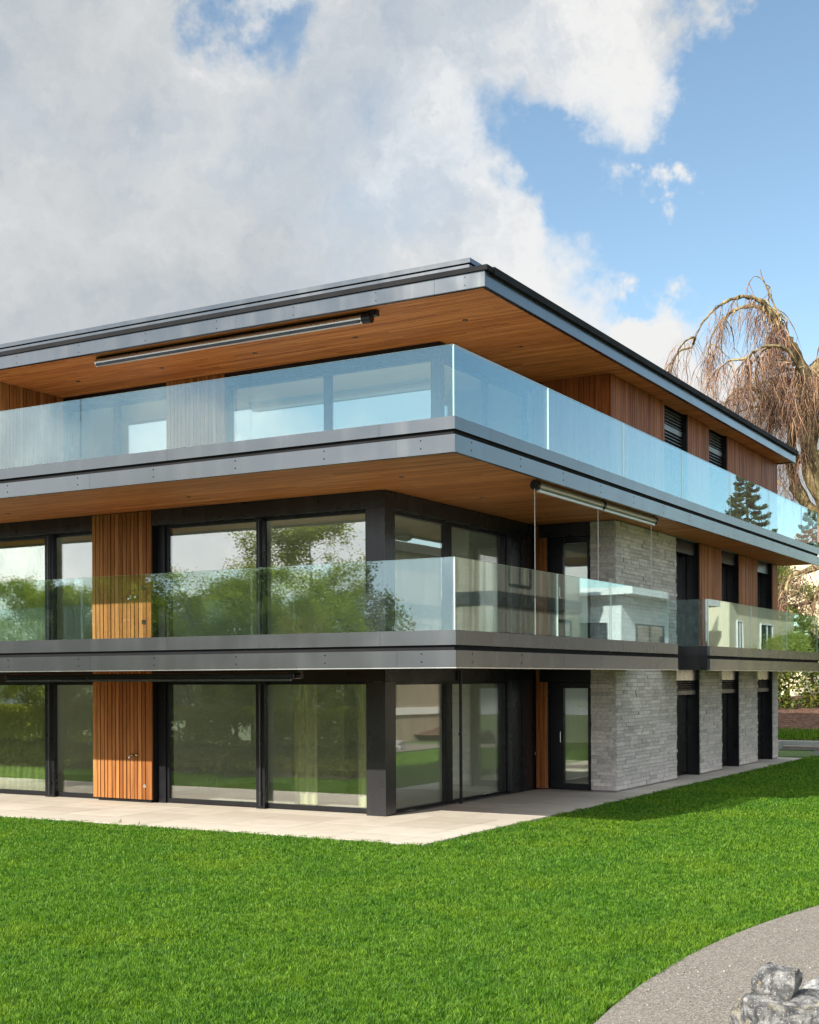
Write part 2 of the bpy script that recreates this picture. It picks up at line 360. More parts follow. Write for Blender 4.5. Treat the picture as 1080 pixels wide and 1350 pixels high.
def spans(a0, a1, joints, g=.004):
    e = [a0]+[j for j in sorted(joints) if a0+.02 < j < a1-.02]+[a1]
    return [(e[i]+(g if i else 0), e[i+1]) for i in range(len(e)-1)]

# ---- balcony slabs
def screw(parent, face, a, out_, z, r=.013):
    mb = MB()
    if face == 'y': mb.tube([(a, out_+.002, z), (a, out_-.004, z)], r, 8)
    else: mb.tube([(out_-.002, a, z), (out_+.004, a, z)], r, 8)
    mb.build('screw', M['black'], parent)
def slab(level, areas, soffits, lefts, rights, ends, label):
    zb = 2.508+3*(level-1)+ (0.03 if level == 2 else 0); zt = 3.03+3*(level-1)
    core = MB()
    for a in areas: core.box(*a, zb+.055, zt-.03)
    c = core.build('balcony_slab', M['concrete'], H); c['label'] = label
    s = MB()
    for a in soffits: planks(s, *a, zb+.03, zb+.052)
    s.build('soffit', M['wood_x'], c)
    z1, z2, z3, z4 = zb, zb+.237, zb+.312, zt
    low, upp, gap, scr = MB(), MB(), MB(), c
    jl = [1.94-5.92*i for i in range(4)]; ju = [1.66-3.97*i for i in range(6)]
    for x0, x1, y in lefts:
        for a, b in spans(x0, x1, jl): low.box(a, b, y, y+.06, z1, z2)
        for a, b in spans(x0, x1, ju): upp.box(a, b, y, y+.06, z3, z4)
        gap.box(x0, x1-.05, y+.052, y+.0585, z2, z3)
        sx = 2.35
        while sx > x0:
            if sx < x1: screw(scr, 'y', sx, y, zb+.19); screw(scr, 'y', sx, y, zb+.075)
            sx -= 1.648
    for y0, y1, x in rights:
        for a, b in spans(y0, y1, [-2+4*i for i in range(7)]): low.box(x-.06, x, a, b, z1, z2)
        for a, b in spans(y0, y1, [-1.78+4*i for i in range(7)]): upp.box(x-.06, x, a, b, z3, z4)
        gap.box(x-.0585, x-.052, y0, y1, z2, z3)
        sy = -2.39
        while sy < y1:
            if sy > y0: screw(scr, 'x', sy, x, zb+.19); screw(scr, 'x', sy, x, zb+.075)
            sy += 1.655
    fl = low.build('fascia', M['grey'], c); upp.build('coping', M['grey_matt'], c); gap.build('shadow_gap', M['matt_black'], c)
    e = MB()
    for x0, x1, y0, y1 in ends:
        e.box(x0, x1, y0, y1, z1, z2); e.box(x0, x1, y0, y1, z3, z4); e.box(x0, x1, y0+.02, y1-.005, z2, z3)
    lip = MB()
    for x0, x1, y in lefts: lip.box(x0, x1+.012, y-.012, y+.05, z1-.016, z1-.003)
    for y0, y1, x in rights: lip.box(x-.05, x+.012, y0, y1, z1-.016, z1-.003)
    lip.build('lip', M['silver'] if level == 1 else M['grey'], c)
    if ends: e.build('end_plate', M['anth'], c)
    return c
# level 1: corner balcony and the separate right-hand balcony
slab(1, [(X0, 2.84, -2.84, 6.68), (X0, 1.70, 6.68, 18.95)], [(X0, 2.82, -2.82, -.02), (.02, 2.82, -.02, 6.12), (1.82, 2.82, 6.12, 6.66)],
     [(X0, 2.9, -2.9)], [(-2.84, 6.74, 2.9)], [(1.8, 2.838, 6.68, 6.74)], 'corner balcony slab wrapping the first floor')
slab(1, [(1.72, 2.84, 8.96, 19.3)], [(1.82, 2.82, 8.98, 19.3)], [], [(8.9, 19.36, 2.9)], [(1.82, 2.838, 8.9, 8.96)], 'separate balcony slab farther back on the right facade')
slab(2, [(X0, 2.84, -2.84, 6.68), (X0, 2.84, 6.68, 19.3)], [(X0, 2.82, -2.82, -.02), (.02, 2.82, -.02, 6.12), (1.82, 2.82, 6.12, 19.3)],
     [(X0, 2.9, -2.9)], [(-2.84, 19.36, 2.9)], [], 'upper terrace slab wrapping the top floor')

# ---- roof
rc = MB(); rc.box(X0, 2.22, -.68, 19.0, 8.56, 8.80); roof = rc.build('roof', M['anth'], H)
s = MB(); planks(s, X0, 2.23, -.69, 6.1, 8.52, 8.55); planks(s, 1.7, 2.23, 6.1, 19.0, 8.52, 8.55); s.build('soffit', M['wood_x'], roof)
f = MB()
for a, b in spans(X0, 2.30, [1.4-3.97*i for i in range(5)]): f.box(a, b, -.75, -.69, 8.49, 8.735)
for a, b in spans(-.69, 19.1, [1.6+4*i for i in range(5)]): f.box(2.24, 2.30, a, b, 8.49, 8.735)
f.box(X0, 2.24, 19.04, 19.1, 8.49, 8.735)
sx = 1.95
while sx > X0:
    screw(roof, 'y', sx, -.75, 8.68, .011); screw(roof, 'y', sx, -.75, 8.55, .011); sx -= 1.648
f.build('fascia', M['grey'], roof)
l = MB(); l.box(X0, 2.315, -.765, -.69, 8.478, 8.488); l.box(2.24, 2.315, -.69, 19.1, 8.478, 8.488); l.build('drip_edge', M['black'], roof)
g = MB(); g.box(X0, 2.36, -.785, -.55, 8.736, 8.815); g.box(1.98, 2.375, -.55, 19.17, 8.715, 8.83); g.build('gutter', M['matt_black'], roof)
p = MB(); p.box(X0, 1.95, -.60, -.3, 8.82, 8.925); p.box(1.66, 1.95, -.3, 18.6, 8.832, 8.925)
p.box(X0, 1.98, -.63, -.28, 8.945, 9.02); p.box(1.64, 1.98, -.28, 18.6, 8.945, 9.02); p.build('parapet', M['grey'], roof)
p = MB(); p.box(X0, 1.93, -.58, -.3, 8.926, 8.944); p.box(1.66, 1.93, -.3, 18.6, 8.926, 8.944); p.box(X0, 1.66, -.29, 18.6, 8.80, 8.93); p.build('shadow_gap', M['dark'], roof)

# ---- downlights in the soffits
def downlight(x, y, z):
    d = MB().tube([(x, y, z+.02), (x, y, z-.006)], .048, 16).build('downlight', M['black'], H)
    MB().tube([(x, y, z+.0), (x, y, z-.009)], .024, 12).build('lens', M['chrome'], d)
for x in (-12.46, -10.2, -7.94, -5.69, -3.41, -1.16, 1.08): downlight(x, .93, 8.52)
downlight(1.12, 3.05, 8.52)
for x, y in ((-12.2, -1.05), (-7.84, -1.05), (-3.4, -1.05), (.95, -1.05), (.95, 1.8), (.95, 4.62)): downlight(x, y, 5.568)

# ---- window builder: frame + panes (+ shutter box)
def window(axis, plane, a0, a1, z0, z1, mull=(), fw=.07, fd=.09, inward=1, mw=.12, shutter=0, name='window', mat='black', bot=None, thick=.018):
    """frame on the plane; inward is the sign of the direction into the house"""
    fr = MB(); lo, hi = (plane, plane+fd*inward) if inward > 0 else (plane+fd*inward, plane)
    def bx(mb, a, b, z_, zz, l=lo, h=hi):
        if axis == 'x': mb.box(a, b, l, h, z_, zz)
        else: mb.box(l, h, a, b, z_, zz)
    b = bot if bot is not None else fw
    bx(fr, a0, a0+fw, z0, z1); bx(fr, a1-fw, a1, z0, z1); bx(fr, a0+fw, a1-fw, z1-fw, z1); bx(fr, a0+fw, a1-fw, z0, z0+b)
    for m_ in mull: bx(fr, m_-mw/2, m_+mw/2, z0+b, z1-fw)
    w = fr.build(name, M[mat], H)
    ed = [a0+fw]+[e for m_ in mull for e in (m_-mw/2, m_+mw/2)]+[a1-fw]
    mid = (lo+hi)/2
    for i in range(0, len(ed), 2):
        pn = MB(); bx(pn, ed[i]-.008, ed[i+1]+.008, z0+b-.008, z1-fw+.008, mid-thick/2, mid+thick/2); pn.build('pane', M['pane'], w)
    if shutter:
        sb = MB(); bx(sb, a0+.02, a1-.02, z1-shutter, z1-.004, lo-.05 if inward > 0 else lo+.02, hi-.02 if inward > 0 else hi+.05); sb.build('shutter_box', M['slatgrey'], w)
    return w

# ---- left facade, ground and first floor
LEV = [(0.0, 2.30, 2.535), (3.03, 5.275, 5.566)]
for li, (z0, zt, zs) in enumerate(LEV):
    # lintels
    lb = MB(); lb.box(X0, -6.68, .0, .5, zt, zs); lb.box(-5.17, .0, .0, .5, zt, zs); lb.box(-.5, .0, .5, 6.0, zt, zs); lb.box(.0, 1.22, 6.2, 6.5, zt-.04 if li == 0 else zt+.02, zs)
    lb.build('lintel', M['anth'] if li == 1 else M['black'], H)
    col = MB(); col.box(-.39, .0, .0, .35, z0, zt-.002); col.build('column', M['anth'], H, bevel=.006)
    window('x', .20, -4.98, -.40, z0+.015, zt, mull=(-2.73,), fw=.05, mw=.10, bot=.08)
    MB().box(-5.165, -4.985, .16, .40, z0+.002, zt-.002).build('jamb', M['black'], H)
    window('x', .20, -13.9, -6.70, z0+.015, zt, mull=(-7.98, -9.95, -12.0), fw=.05, mw=.12, bot=.08)
    # posts with rails standing forward of the panes
    for px, w in ((-2.72, .19 if li == 0 else .14), (-7.96, .25 if li == 0 else .22)):
        b = MB(); b.box(px-w/2, px+w/2, .11, .198, z0+.002, zt-.002); po = b.build('door_post', M['black'], H)
        b = MB(); b.tube([(px+.02, .075, z0+.05), (px+.02, .075, zt-.03)], .016, 8); b.box(px-.005, px+.045, .07, .112, z0+.25, z0+.31); b.box(px-.005, px+.045, .07, .112, z0+1.15, z0+1.2); b.build('rod', M['anth'], po)
    # wood panel with dark return
    b = MB(); b.box(-6.675, -5.175, .03, .46, z0+.055, zs-.004); b.box(-6.60, -5.25, .06, .40, z0+.002, z0+.054)
    wp = b.build('wood_panel', M['black'], H)
    b = MB(); slats(b, 'x', -6.68, -5.17, .03, .032, z0+.065, zs-.006, .1, .022, -1); b.build('slat', M['wood_z'], wp)
    hz = z0+.9 if li == 0 else 3.93
    b = MB(); b.tube([(-5.66, .0, hz), (-5.66, -.05, hz)], .034, 14); b.tube([(-5.66, -.05, hz), (-5.66, -.085, hz), (-5.66, -.105, hz-.02), (-5.66, -.108, hz-.055)], .013, 10)
    b.build('tap', M['chrome'], wp); b = MB()
    b.tube([(-5.54, .0, hz), (-5.54, -.045, hz)], .03, 14); b.tube([(-5.54, -.03, hz), (-5.535, -.065, hz+.01), (-5.50, -.07, hz+.02)], .011, 8)
    b.build('tap', M['chrome'], wp, smooth=False)
    if li == 1:
        for zz in (4.10, 3.45): MB().box(-5.40, -5.32, -.024, .0, zz-.04, zz+.04).build('socket', M['black'], wp, bevel=.004)
    else:
        MB().tube([(-5.36, -.012, .32), (-5.36, -.004, .32)], .035, 14).build('socket', M['silver'], wp)
    # right facade of the corner room (plane x=0)
    window('y', -.13, .345, 5.0, z0+.012, zt, mull=(2.53,), fw=.06, mw=.26, inward=-1, bot=.05)
    b = MB()
    for a, bb, dx in ((5.0, 5.28, .0), (5.29, 5.5, -.03), (5.51, 5.80, -.005), (5.81, 6.05, -.035)): b.box(-.24, dx-.01, a, bb, z0+.01, zt-.002)
    b.build('cladding', M['anth'], H); MB().box(-.32, -.245, 4.96, 6.228, z0+.01, zt-.002).build('cladding_back', M['black'], H)
    MB().box(-.24, -.06, 6.055, 6.228, z0+.01, zt-.002).build('corner_post', M['black'], H)
    if li == 0: MB().tube([(.045, 2.66, .0), (.045, 2.66, 2.5)], .03, 10).tube([(.0, 2.66, 1.3), (.045, 2.66, 1.3)], .018, 8).build('downpipe', M['black'], H)
    # wall facing left with slim wood strip and glazed door
    b = MB(); b.box(-.05, .25, 6.23, 6.4, z0+.03, zs-.004); ws = b.build('wood_strip', M['black'], H)
    b = MB(); slats(b, 'x', -.02, .25, 6.23, .03, z0+.03, zs-.006, .09, .012, -1); b.build('slat', M['wood_zr'], ws)
    d = MB(); dz = zt-.05 if li == 0 else zt+.01
    d.box(.255, .55, 6.33, 6.42, z0+.01, dz); d.box(1.10, 1.22, 6.33, 6.42, z0+.01, dz); d.box(.55, 1.10, 6.33, 6.42, dz-.12, dz); d.box(.55, 1.10, 6.33, 6.42, z0+.01, z0+.14)
    dr = d.build('door', M['black'], H)
    MB().box(.545, 1.105, 6.365, 6.385, z0+.13, dz-.115).build('pane', M['pane'], dr)
    MB().tube([(.50, 6.33, z0+1.0), (.50, 6.27, z0+1.0), (.50, 6.27, z0+1.22)], .012, 8).build('handle', M['silver'], dr)

# ---- stone walls and wood piers of the right facade
def stones(mb, axis, plane, a0, a1, z0, z1, sign):
    z = z0
    while z < z1-.02:
        h = random.choice((.07, .075, .08, .085, .09)); 
        if z1-z-h < .05: h = z1-z
        a = a0-random.uniform(0, .25)
        while a < a1:
            L = random.uniform(.16, .62); s0, s1 = max(a, a0), min(a+L, a1)
            if s1-s0 > .04:
                d = random.choice((.0, .004, .008, .012, .022))*random.uniform(.6, 1.2); lo, hi = (plane-.04, plane+d) if sign > 0 else (plane-d, plane+.04)
                if axis == 'y': mb.box(lo, hi, s0, s1-.006, z, z+h-.006)
                else: mb.box(s0, s1-.004, lo, hi, z, z+h-.004)
            a += L
        z += h
def stone_wall(y0, y1, z0, z1, left=None, name='stone_wall'):
    b = MB(); b.box(1.36, 1.77, y0+.012, y1, z0+.0, z1); w = b.build(name, M['mortar'], H)
    s = MB(); stones(s, 'y', 1.785, y0, y1, z0+.04, z1-.004, 1)
    if left is not None: stones(s, 'x', y0+.005, left, 1.772, z0+.04, z1-.004, -1)
    s.build('stonework', M['stone'], w); return w
for z0, zs in ((0.0, 2.535), (3.03, 5.566)):
    w = stone_wall(6.16, 9.97, z0, zs, 1.235)
    b = MB(); b.box(1.236, 1.36, 6.2, 9.9, z0, zs); b.build('core', M['mortar'], w)
for a, b_ in ((11.7, 13.48), (15.06, 16.82), (18.43, 19.0)):
    stone_wall(a, b_, 0, 2.535, None, 'stone_pier')
    b = MB(); b.box(1.36, 1.77, a+.004, b_, 3.0, 5.566); wp = b.build('wood_pier', M['black'], H)
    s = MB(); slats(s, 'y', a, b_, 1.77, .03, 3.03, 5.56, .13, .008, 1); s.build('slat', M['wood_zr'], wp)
for z0, zs in ((0.0, 2.535), (3.03, 5.566)):
    for a, b_ in ((9.97, 11.7), (13.48, 15.06), (16.82, 18.43)):
        w = window('y', 1.47, a+.03, b_-.035, z0+.02, zs-.004, mull=((a+b_)/2+.12,), fw=.07, mw=.09, inward=-1, shutter=.0)
        MB().box(1.40, 1.775, b_-.034, b_-.002, z0, zs-.002).build('reveal', M['black'], w); MB().box(1.40, 1.775, a+.002, a+.028, z0, zs-.002).build('reveal', M['black'], w)
        b = MB(); b.box(1.56, 1.70, a+.03, b_-.04, zs-.30 if z0 > 1 else zs-.26, zs-.01); b.build('shutter_box', M['black'] if z0 > 1 else M['silver'], w)
        if z0 < 1:
            b = MB()
            for k in range(4): b.box(1.60, 1.67, a+.04, b_-.05, zs-.31-.055*k, zs-.30-.055*k)
            b.box(1.58, 1.69, a+.04, b_-.05, zs-.60, zs-.50); b.build('blind', M['slatgrey'], w)

# ---- top floor (set back)
zt, zs = 8.28, 8.515
b = MB(); b.box(-9.30, .03, 1.94, 2.2, zt, zs); b.box(-.25, .03, 2.2, 5.9, zt, zs); b.build('lintel', M['black'], H)
b = MB(); b.box(-.14, .03, 1.94, 2.11, 6.03, zt-.002); b.build('column', M['anth'], H)
window('x', 2.02, -4.88, -.14, 6.03, zt, mull=(-2.5,), fw=.07, mw=.16)
window('x', 2.02, -9.28, -6.42, 6.03, zt, mull=(-7.9,), fw=.07, mw=.16)
window('y', -.05, 2.11, 5.9, 6.03, zt, mull=(4.0,), fw=.07, mw=.16, inward=-1)
b = MB(); b.box(-6.415, -4.885, 1.935, 2.3, 6.03, zs-.002); wp = b.build('wood_panel', M['black'], H)
b = MB(); slats(b, 'x', -6.41, -4.89, 1.935, .03, 6.04, zs-.004, .1, .014, -1); b.build('slat', M['wood_z'], wp)
# wood wall facing left, then the long wood wall with two blinds
b = MB(); b.box(.04, 1.74, 5.96, 6.1, 6.0, zs-.002); wl = b.build('wood_wall', M['black'], H)
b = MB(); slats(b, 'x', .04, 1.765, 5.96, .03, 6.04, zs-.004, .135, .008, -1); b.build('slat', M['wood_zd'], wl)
AW = [(9.17, 10.84), (12.49, 14.03)]
segs = [(5.935, 9.17), (10.84, 12.49), (14.03, 19.0)]
for a, c_ in segs:
    wl = MB().box(1.5, 1.77, a+.03, c_-.002, 6.0, zs-.002).build('wood_wall', M['black'], H)
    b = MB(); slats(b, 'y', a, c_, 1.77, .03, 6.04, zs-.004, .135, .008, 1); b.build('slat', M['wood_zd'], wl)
for a, c_ in AW: MB().box(1.3, 1.47, a, c_, 6.0, 6.9).build('parapet', M['black'], H)
for a, c_ in AW:
    w = window('y', 1.46, a+.01, c_-.04, 6.9, zs-.004, fw=.07, inward=-1)
    MB().box(1.40, 1.78, c_-.038, c_-.004, 6.9, zs-.002).build('reveal', M['black'], w); MB().box(1.40, 1.78, a+.0, a+.009, 6.9, zs-.002).build('reveal', M['black'], w)
    b = MB()
    for k in range(12):
        z = 8.44-.075*k; b.box(1.60, 1.67, a+.05, c_-.08, z, z+.012)
    b.box(1.59, 1.68, a+.05, c_-.08, 7.98, 8.10)
    b.build('blind', M['slatgrey'], w)
# left block of the top floor, its side wall in wood
b = MB(); b.box(X0, -9.38, .1, 2.2, 6.0, zs-.002); lw_ = b.build('wood_wall', M['black'], H)
b = MB(); slats(b, 'y', .1, 1.94, -9.38, .03, 6.04, zs-.004, .1, .012, 1); b.build('slat', M['wood_z'], lw_)

# ---- interior shells and back walls
def room(z0, z1, yb, name):
    b = MB(); b.box(X0, -.32, .32, yb, z0-.02 if z0 > 1 else z0+.0, z0+.012); b.build('floor', M['floor'], H)
    b = MB(); b.box(X0, -.32,   .52 if z0 < 6 else 2.2, yb, z1, z1+.02); b.build('ceiling', M['white'], H)
    b = MB(); b.box(X0, -.34, yb, yb+.1, z0, z1+.02); b.box(-6.6, -6.45, 2.6 if z0 > 5 else 1.2, yb, z0+.012, z1); b.build('interior_wall', M['white'], H)
room(0, 2.44, 4.9, 'ground'); room(3.03, 5.45, 5.6, 'first')
b = MB(); b.box(X0, -.2, 2.2, 9, 6.0, 6.045); b.build('floor', M['floor'], H)
b = MB(); b.box(X0, -.25, 2.2, 9, 8.44, 8.46); b.build('ceiling', M['white'], H)
b = MB(); b.box(X0, .0, 9, 9.1, 6.05, 8.5); b.box(-6.2, -6.0, 2.6, 9, 6.05, 8.44); b.build('interior_wall', M['white'], H)
b = MB(); b.box(X0-.1, X0-.004, .5, 19, 0, 8.5); b.box(X0, 1.35, 18.95, 19.0, 0, 8.5); b.box(.3, 1.3, 6.6, 6.7, .0, 2.5); b.box(.3, 1.3, 6.6, 6.7, 3.0, 5.5); b.box(.9, 1.0, 9.9, 18.9, 0, 8.4); b.build('outer_wall', M['render'], H)
b = MB(); b.box(-4.2, -2.9, 3.2, 3.32, .02, 2.42); b.build('interior_wall', M['olive'], H)

# ---- balustrades
def railing(z0, z1, runs, label):
    ch = MB()
    for ax, pl, a0, a1, js in runs:
        if ax == 'x': ch.box(a0, a1, pl-.02, pl+.05, z0-.045, z0-.012)
        else: ch.box(pl-.05, pl+.02, a0, a1, z0-.045, z0-.012)
    r = ch.build('balustrade', M['grey_matt'], H); r['label'] = label
    for ax, pl, a0, a1, js in runs:
        for a, b_ in spans(a0, a1, js, .012):
            g = MB()
            if ax == 'x': g.box(a, b_-.006, pl, pl+.022, z0-.03, z1, (0, 1, 0, 0, 0, 0))
            else: g.box(pl-.022, pl, a, b_-.006, z0-.03, z1, (1, 1, 1, 0, 1, 0))
            g.build('glass_panel', [M['rail'], M['edge']], r)
LJ = [2.84-3.53*i for i in range(1, 6)]
railing(6.045, 7.05, [('x', -2.855, X0, 2.855, LJ), ('y', 2.855, -2.83, 19.3, [.43+3.41*i for i in range(7)])], 'glass balustrade of the upper terrace')
railing(3.035, 4.06, [('x', -2.855, X0, 2.855, LJ), ('y', 2.855, -2.83, 6.30, [.77, 3.16])], 'glass balustrade of the corner balcony')
railing(3.035, 4.06, [('x', 8.95, 1.85, 2.83, []), ('y', 2.855, 8.955, 19.3, [12.4, 15.8])], 'glass balustrade of the right-hand balcony')

# ---- awnings
a = MB(); a.tube([(-6.12, -.40, 8.40), (-.16, -.40, 8.40)], .075, 16); aw = a.build('awning', M['silver'], H, smooth=False)
MB().box(-6.2, .02, -.38, -.30, 8.47, 8.517).build('bracket', M['black'], aw)
MB().tube([(-.16, -.40, 8.40), (.0, -.40, 8.40)], .088, 16).box(-.05, .12, -.44, -.34, 8.42, 8.517).build('motor', M['black'], aw)
MB().box(-6.10, -.18, -.50, -.46, 8.325, 8.37).build('front_bar', M['anth'], aw)
MB().tube([(-6.14, -.40, 8.40), (-6.12, -.40, 8.40)], .085, 16).build('end_cap', M['chrome'], aw)
a = MB(); a.box(-6.37, -.12, -2.52, -2.36, 2.35, 2.45); aw = a.build('awning', M['black'], H, bevel=.02)
MB().box(-6.34, -.18, -2.54, -2.50, 2.318, 2.348).build('front_bar', M['grey_matt'], aw)
MB().box(-.25, -.05, -2.5, -2.38, 2.44, 2.535).tube([(-.12, -2.44, 2.40), (-.03, -2.44, 2.40)], .05, 12).build('bracket', M['black'], aw)
a = MB(); a.tube([(2.66, .38, 5.48), (2.66, 3.18, 5.48)], .07, 14); a.tube([(2.66, 3.26, 5.48), (2.66, 5.98, 5.48)], .07, 14); aw = a.build('awning', M['beigebox'], H)
MB().tube([(2.66, .30, 5.48), (2.66, .38, 5.48)], .085, 14).tube([(2.66, 3.18, 5.48), (2.66, 3.26, 5.48)], .085, 14).tube([(2.66, 5.98, 5.48), (2.66, 6.03, 5.48)], .085, 14).build('end_cap', M['black'], aw)
MB().box(2.655, 2.70, .40, 3.17, 5.375, 5.41).box(2.655, 2.70, 3.27, 5.96, 5.375, 5.41).build('front_bar', M['whitebar'], aw)
for y in (.30, 3.03, 5.84): MB().tube([(2.66, y, 5.42), (2.66, y, 3.04)], .006, 6).build('cable', M['steel_cable'], aw)

# ---- curtains inside
def curtain(x0, x1, y, z0, z1, label):
    n = int((x1-x0)/.02); b = MB(); pts = []
    for i in range(n+1):
        x = x0+(x1-x0)*i/n; pts.append((x, y+.035*math.sin(i*.75)+.012*math.sin(i*.31)))
    for i in range(n):
        (xa, ya), (xb, yb) = pts[i], pts[i+1]; b.quad((xa, ya, z0), (xb, yb, z0), (xb, yb, z1), (xa, ya, z1))
    o = b.build('curtain', M['curtain'], None, True); tag(o, label, 'curtain'); return o
curtain(-9.9, -8.05, .40, .03, 2.42, 'pale drawn curtain behind the ground-floor pane at far left')
curtain(-9.9, -8.05, .40, 3.05, 5.42, 'pale drawn curtain behind the first-floor pane at far left')
curtain(-2.55, -2.05, .95, .03, 2.42, 'narrow pale curtain beside the middle post of the ground-floor window')
curtain(-1.15, -.42, .95, .03, 2.42, 'pale curtain behind the ground-floor glass next to the corner column')

# ================================================================== GROUND
def poly(name, pts, z, mat, label, cat):
    me = bpy.data.meshes.new(name); me.from_pydata([(x, y, z) for x, y in pts], [], [tuple(range(len(pts)))]); me.materials.append(mat)
    o = bpy.data.objects.new(name, me); COL.objects.link(o); tag(o, label, cat, None, 'structure'); return o
poly('ground', [(-900, -48), (900, -48), (900, 900), (-900, 900)], -.10, M['meadow'], 'wide grassy ground around the house', 'ground')
me = bpy.data.meshes.new('hillside'); me.from_pydata([(-900, -48, -.10), (900, -48, -.10), (900, -190, -42), (-900, -190, -42)], [], [(3, 2, 1, 0)]); me.materials.append(M['meadow'])
o = bpy.data.objects.new('hillside', me); COL.objects.link(o); tag(o, 'grassy hillside falling away to the lake', 'hillside', None, 'structure')
m, t, o = new_mat('lake_water'); pbsdf(t, o, (.03, .075, .09), .12, 0, t.bump(t.noise(objco(t), .4, 4), .15, .3), .8); M['water'] = m
poly('lake', [(-4200, -3600), (4200, -3600), (4200, -180), (-4200, -180)], -41.5, M['water'], 'wide lake below the garden', 'lake')
b = MB(); n = 90; rows = []
for i in range(n+1):
    a = -2.75+2.35*i/n; x, y = 3300*math.cos(a), 3300*math.sin(a); hh = 70+110*mnoise.fractal((i*.09, 2.2, 0), 1, 2, 5)
    rows.append(((x, y, -45), (x*1.09, y*1.09, max(30, hh)), (x*1.25, y*1.25, -45)))
for i in range(n):
    for k in range(2): b.quad(rows[i][k], rows[i+1][k], rows[i+1][k+1], rows[i][k+1])
m, t, o = new_mat('forested_mountain'); pbsdf(t, o, t.ramp(t.noise(objco(t), .006, 6), [(.35, (.07, .10, .09)), (.65, (.16, .18, .18))]), .95); M['mount'] = m
tag(b.build('mountains', M['mount']), 'low mountain range beyond the lake', 'mountains', None, 'structure')
PATH = [(7.99+.034*(y+8.75)**2, y) for y in [-14+.25*k for k in range(40)]]+[(8.80, -4), (8.98, -3), (9.15, -1.5), (9.25, 0), (9.4, 5), (9.5, 12), (9.6, 22)]
poly('lawn_soil', [(X0-12, -13.5), (10, -13.5), (10, 26), (2.35, 26), (2.35, -2.85), (X0-12, -2.85)], -.035, M['soil'], 'soil under the lawn', 'ground')
b = MB(); b.box(X0-2, 2.42, -2.97, 0.5, -.06, -.012); b.box(-.4, 2.42, .5, 19.4, -.06, -.012)
b.build('patio_bed', M['mortar']); tag(bpy.data.objects['patio_bed'], 'dark joints under the patio slabs', 'patio', None, 'structure')
b = MB()
def tiles(x0, x1, y0, y1, w, h):
    y = y0
    while y < y1-.01:
        ye = min(y+h, y1); x = x0
        while x < x1-.01:
            xe = min(x+w, x1); b.box(x+.0035, xe-.0035, y+.0035, ye-.0035, -.05, random.uniform(-.001, .001)); x = xe
        y = ye
tiles(-16.1, 2.4, -2.95, .45, 1.2, .85); tiles(.0, 2.4, .45, 19.4, 1.2, .85)
tag(b.build('patio', M['patio']), 'beige stone slab patio around the house corner', 'patio', None, 'structure')
pp = PATH+[(13.5, 22), (13.5, -14)]
poly('gravel_path', pp, -.012, M['gravel'], 'curving grey gravel path at the lawn edge', 'path')

# lawn blades
def path_x(y):
    ys = np.array([p[1] for p in PATH]); xs = np.array([p[0] for p in PATH]); return np.interp(y, ys, xs)
def blades(n, x0, x1, y0, y1):
    x = rng.uniform(x0, x1, n); y = rng.uniform(y0, y1, n)
    return np.stack([x, y], 1)
C2 = np.array([CAM.x, CAM.y]); FW = np.array([-.5, .8660]); RT = np.array([.8660, .5])
def in_lawn(p):
    x, y = p[:, 0], p[:, 1]
    e = .05*np.sin(x*9)+.03*np.sin(x*23+1)+.03*np.sin(y*13)
    ok = ~((x < 2.36+e*.5) & (y > -2.90+e*.5))
    ok &= ~((x < -4.9) & (y < -6.1))
    return ok & (x < path_x(y)+e*.5+rng.normal(0, .012, len(x))) & (y < 25) & (x > -24)
V = []; Fc = []; off = 0
for d0, d1, dens, hw in ((8.6, 11, 9000, .0030), (11, 13.5, 7000, .0034), (13.5, 17, 5000, .0040), (17, 22, 3300, .0050), (22, 30, 1900, .0065), (30, 46, 900, .009)):
    wx = d1*.345+.4
    n = int(dens*(d1-d0)*2*wx)
    z = rng.uniform(d0, d1, n); u = rng.uniform(-wx, wx, n)
    keep = np.abs(u) < z*.345+.4; z, u = z[keep], u[keep]
    p = C2+z[:, None]*FW+u[:, None]*RT
    p = p[in_lawn(p)]; n = len(p)
    clump = np.array([mnoise.noise((a*2.3, c*2.3, 0))+.8*mnoise.noise((a*7.5, c*7.5, 3)) for a, c in p])
    fine = np.sin(p[:, 0]*31+np.sin(p[:, 1]*17)*2)*np.sin(p[:, 1]*29+np.sin(p[:, 0]*19)*2)
    h = (.040+.020*clump+.006*fine+rng.normal(0, .009, n)).clip(.012, .09)
    a = rng.uniform(0, 2*np.pi, n); lean = np.abs(rng.normal(0, .8, n)).clip(0, 1.6)*h; la = a+np.pi/2+rng.normal(0, .5, n)+clump*2
    w = hw*rng.uniform(.7, 1.3, n)
    base = np.stack([p[:, 0], p[:, 1], np.full(n, -.035)], 1)
    sd = np.stack([np.cos(a)*w, np.sin(a)*w, np.zeros(n)], 1)
    ln = np.stack([np.cos(la)*lean, np.sin(la)*lean, np.zeros(n)], 1)
    mid = base+ln*.35+np.array([0, 0, 1])*(h*.58)[:, None]; tip = base+ln+np.array([0, 0, 1])*h[:, None]
    vv = np.stack([base-sd, base+sd, mid+sd*.8, mid-sd*.8, tip], 1).reshape(-1, 3)
    i = off+np.arange(n)[:, None]*5
    Fc.append(np.concatenate([i+np.array([0, 1, 2]), i+np.array([0, 2, 3]), i+np.array([3, 2, 4])], 0)); V.append(vv); off += len(vv)
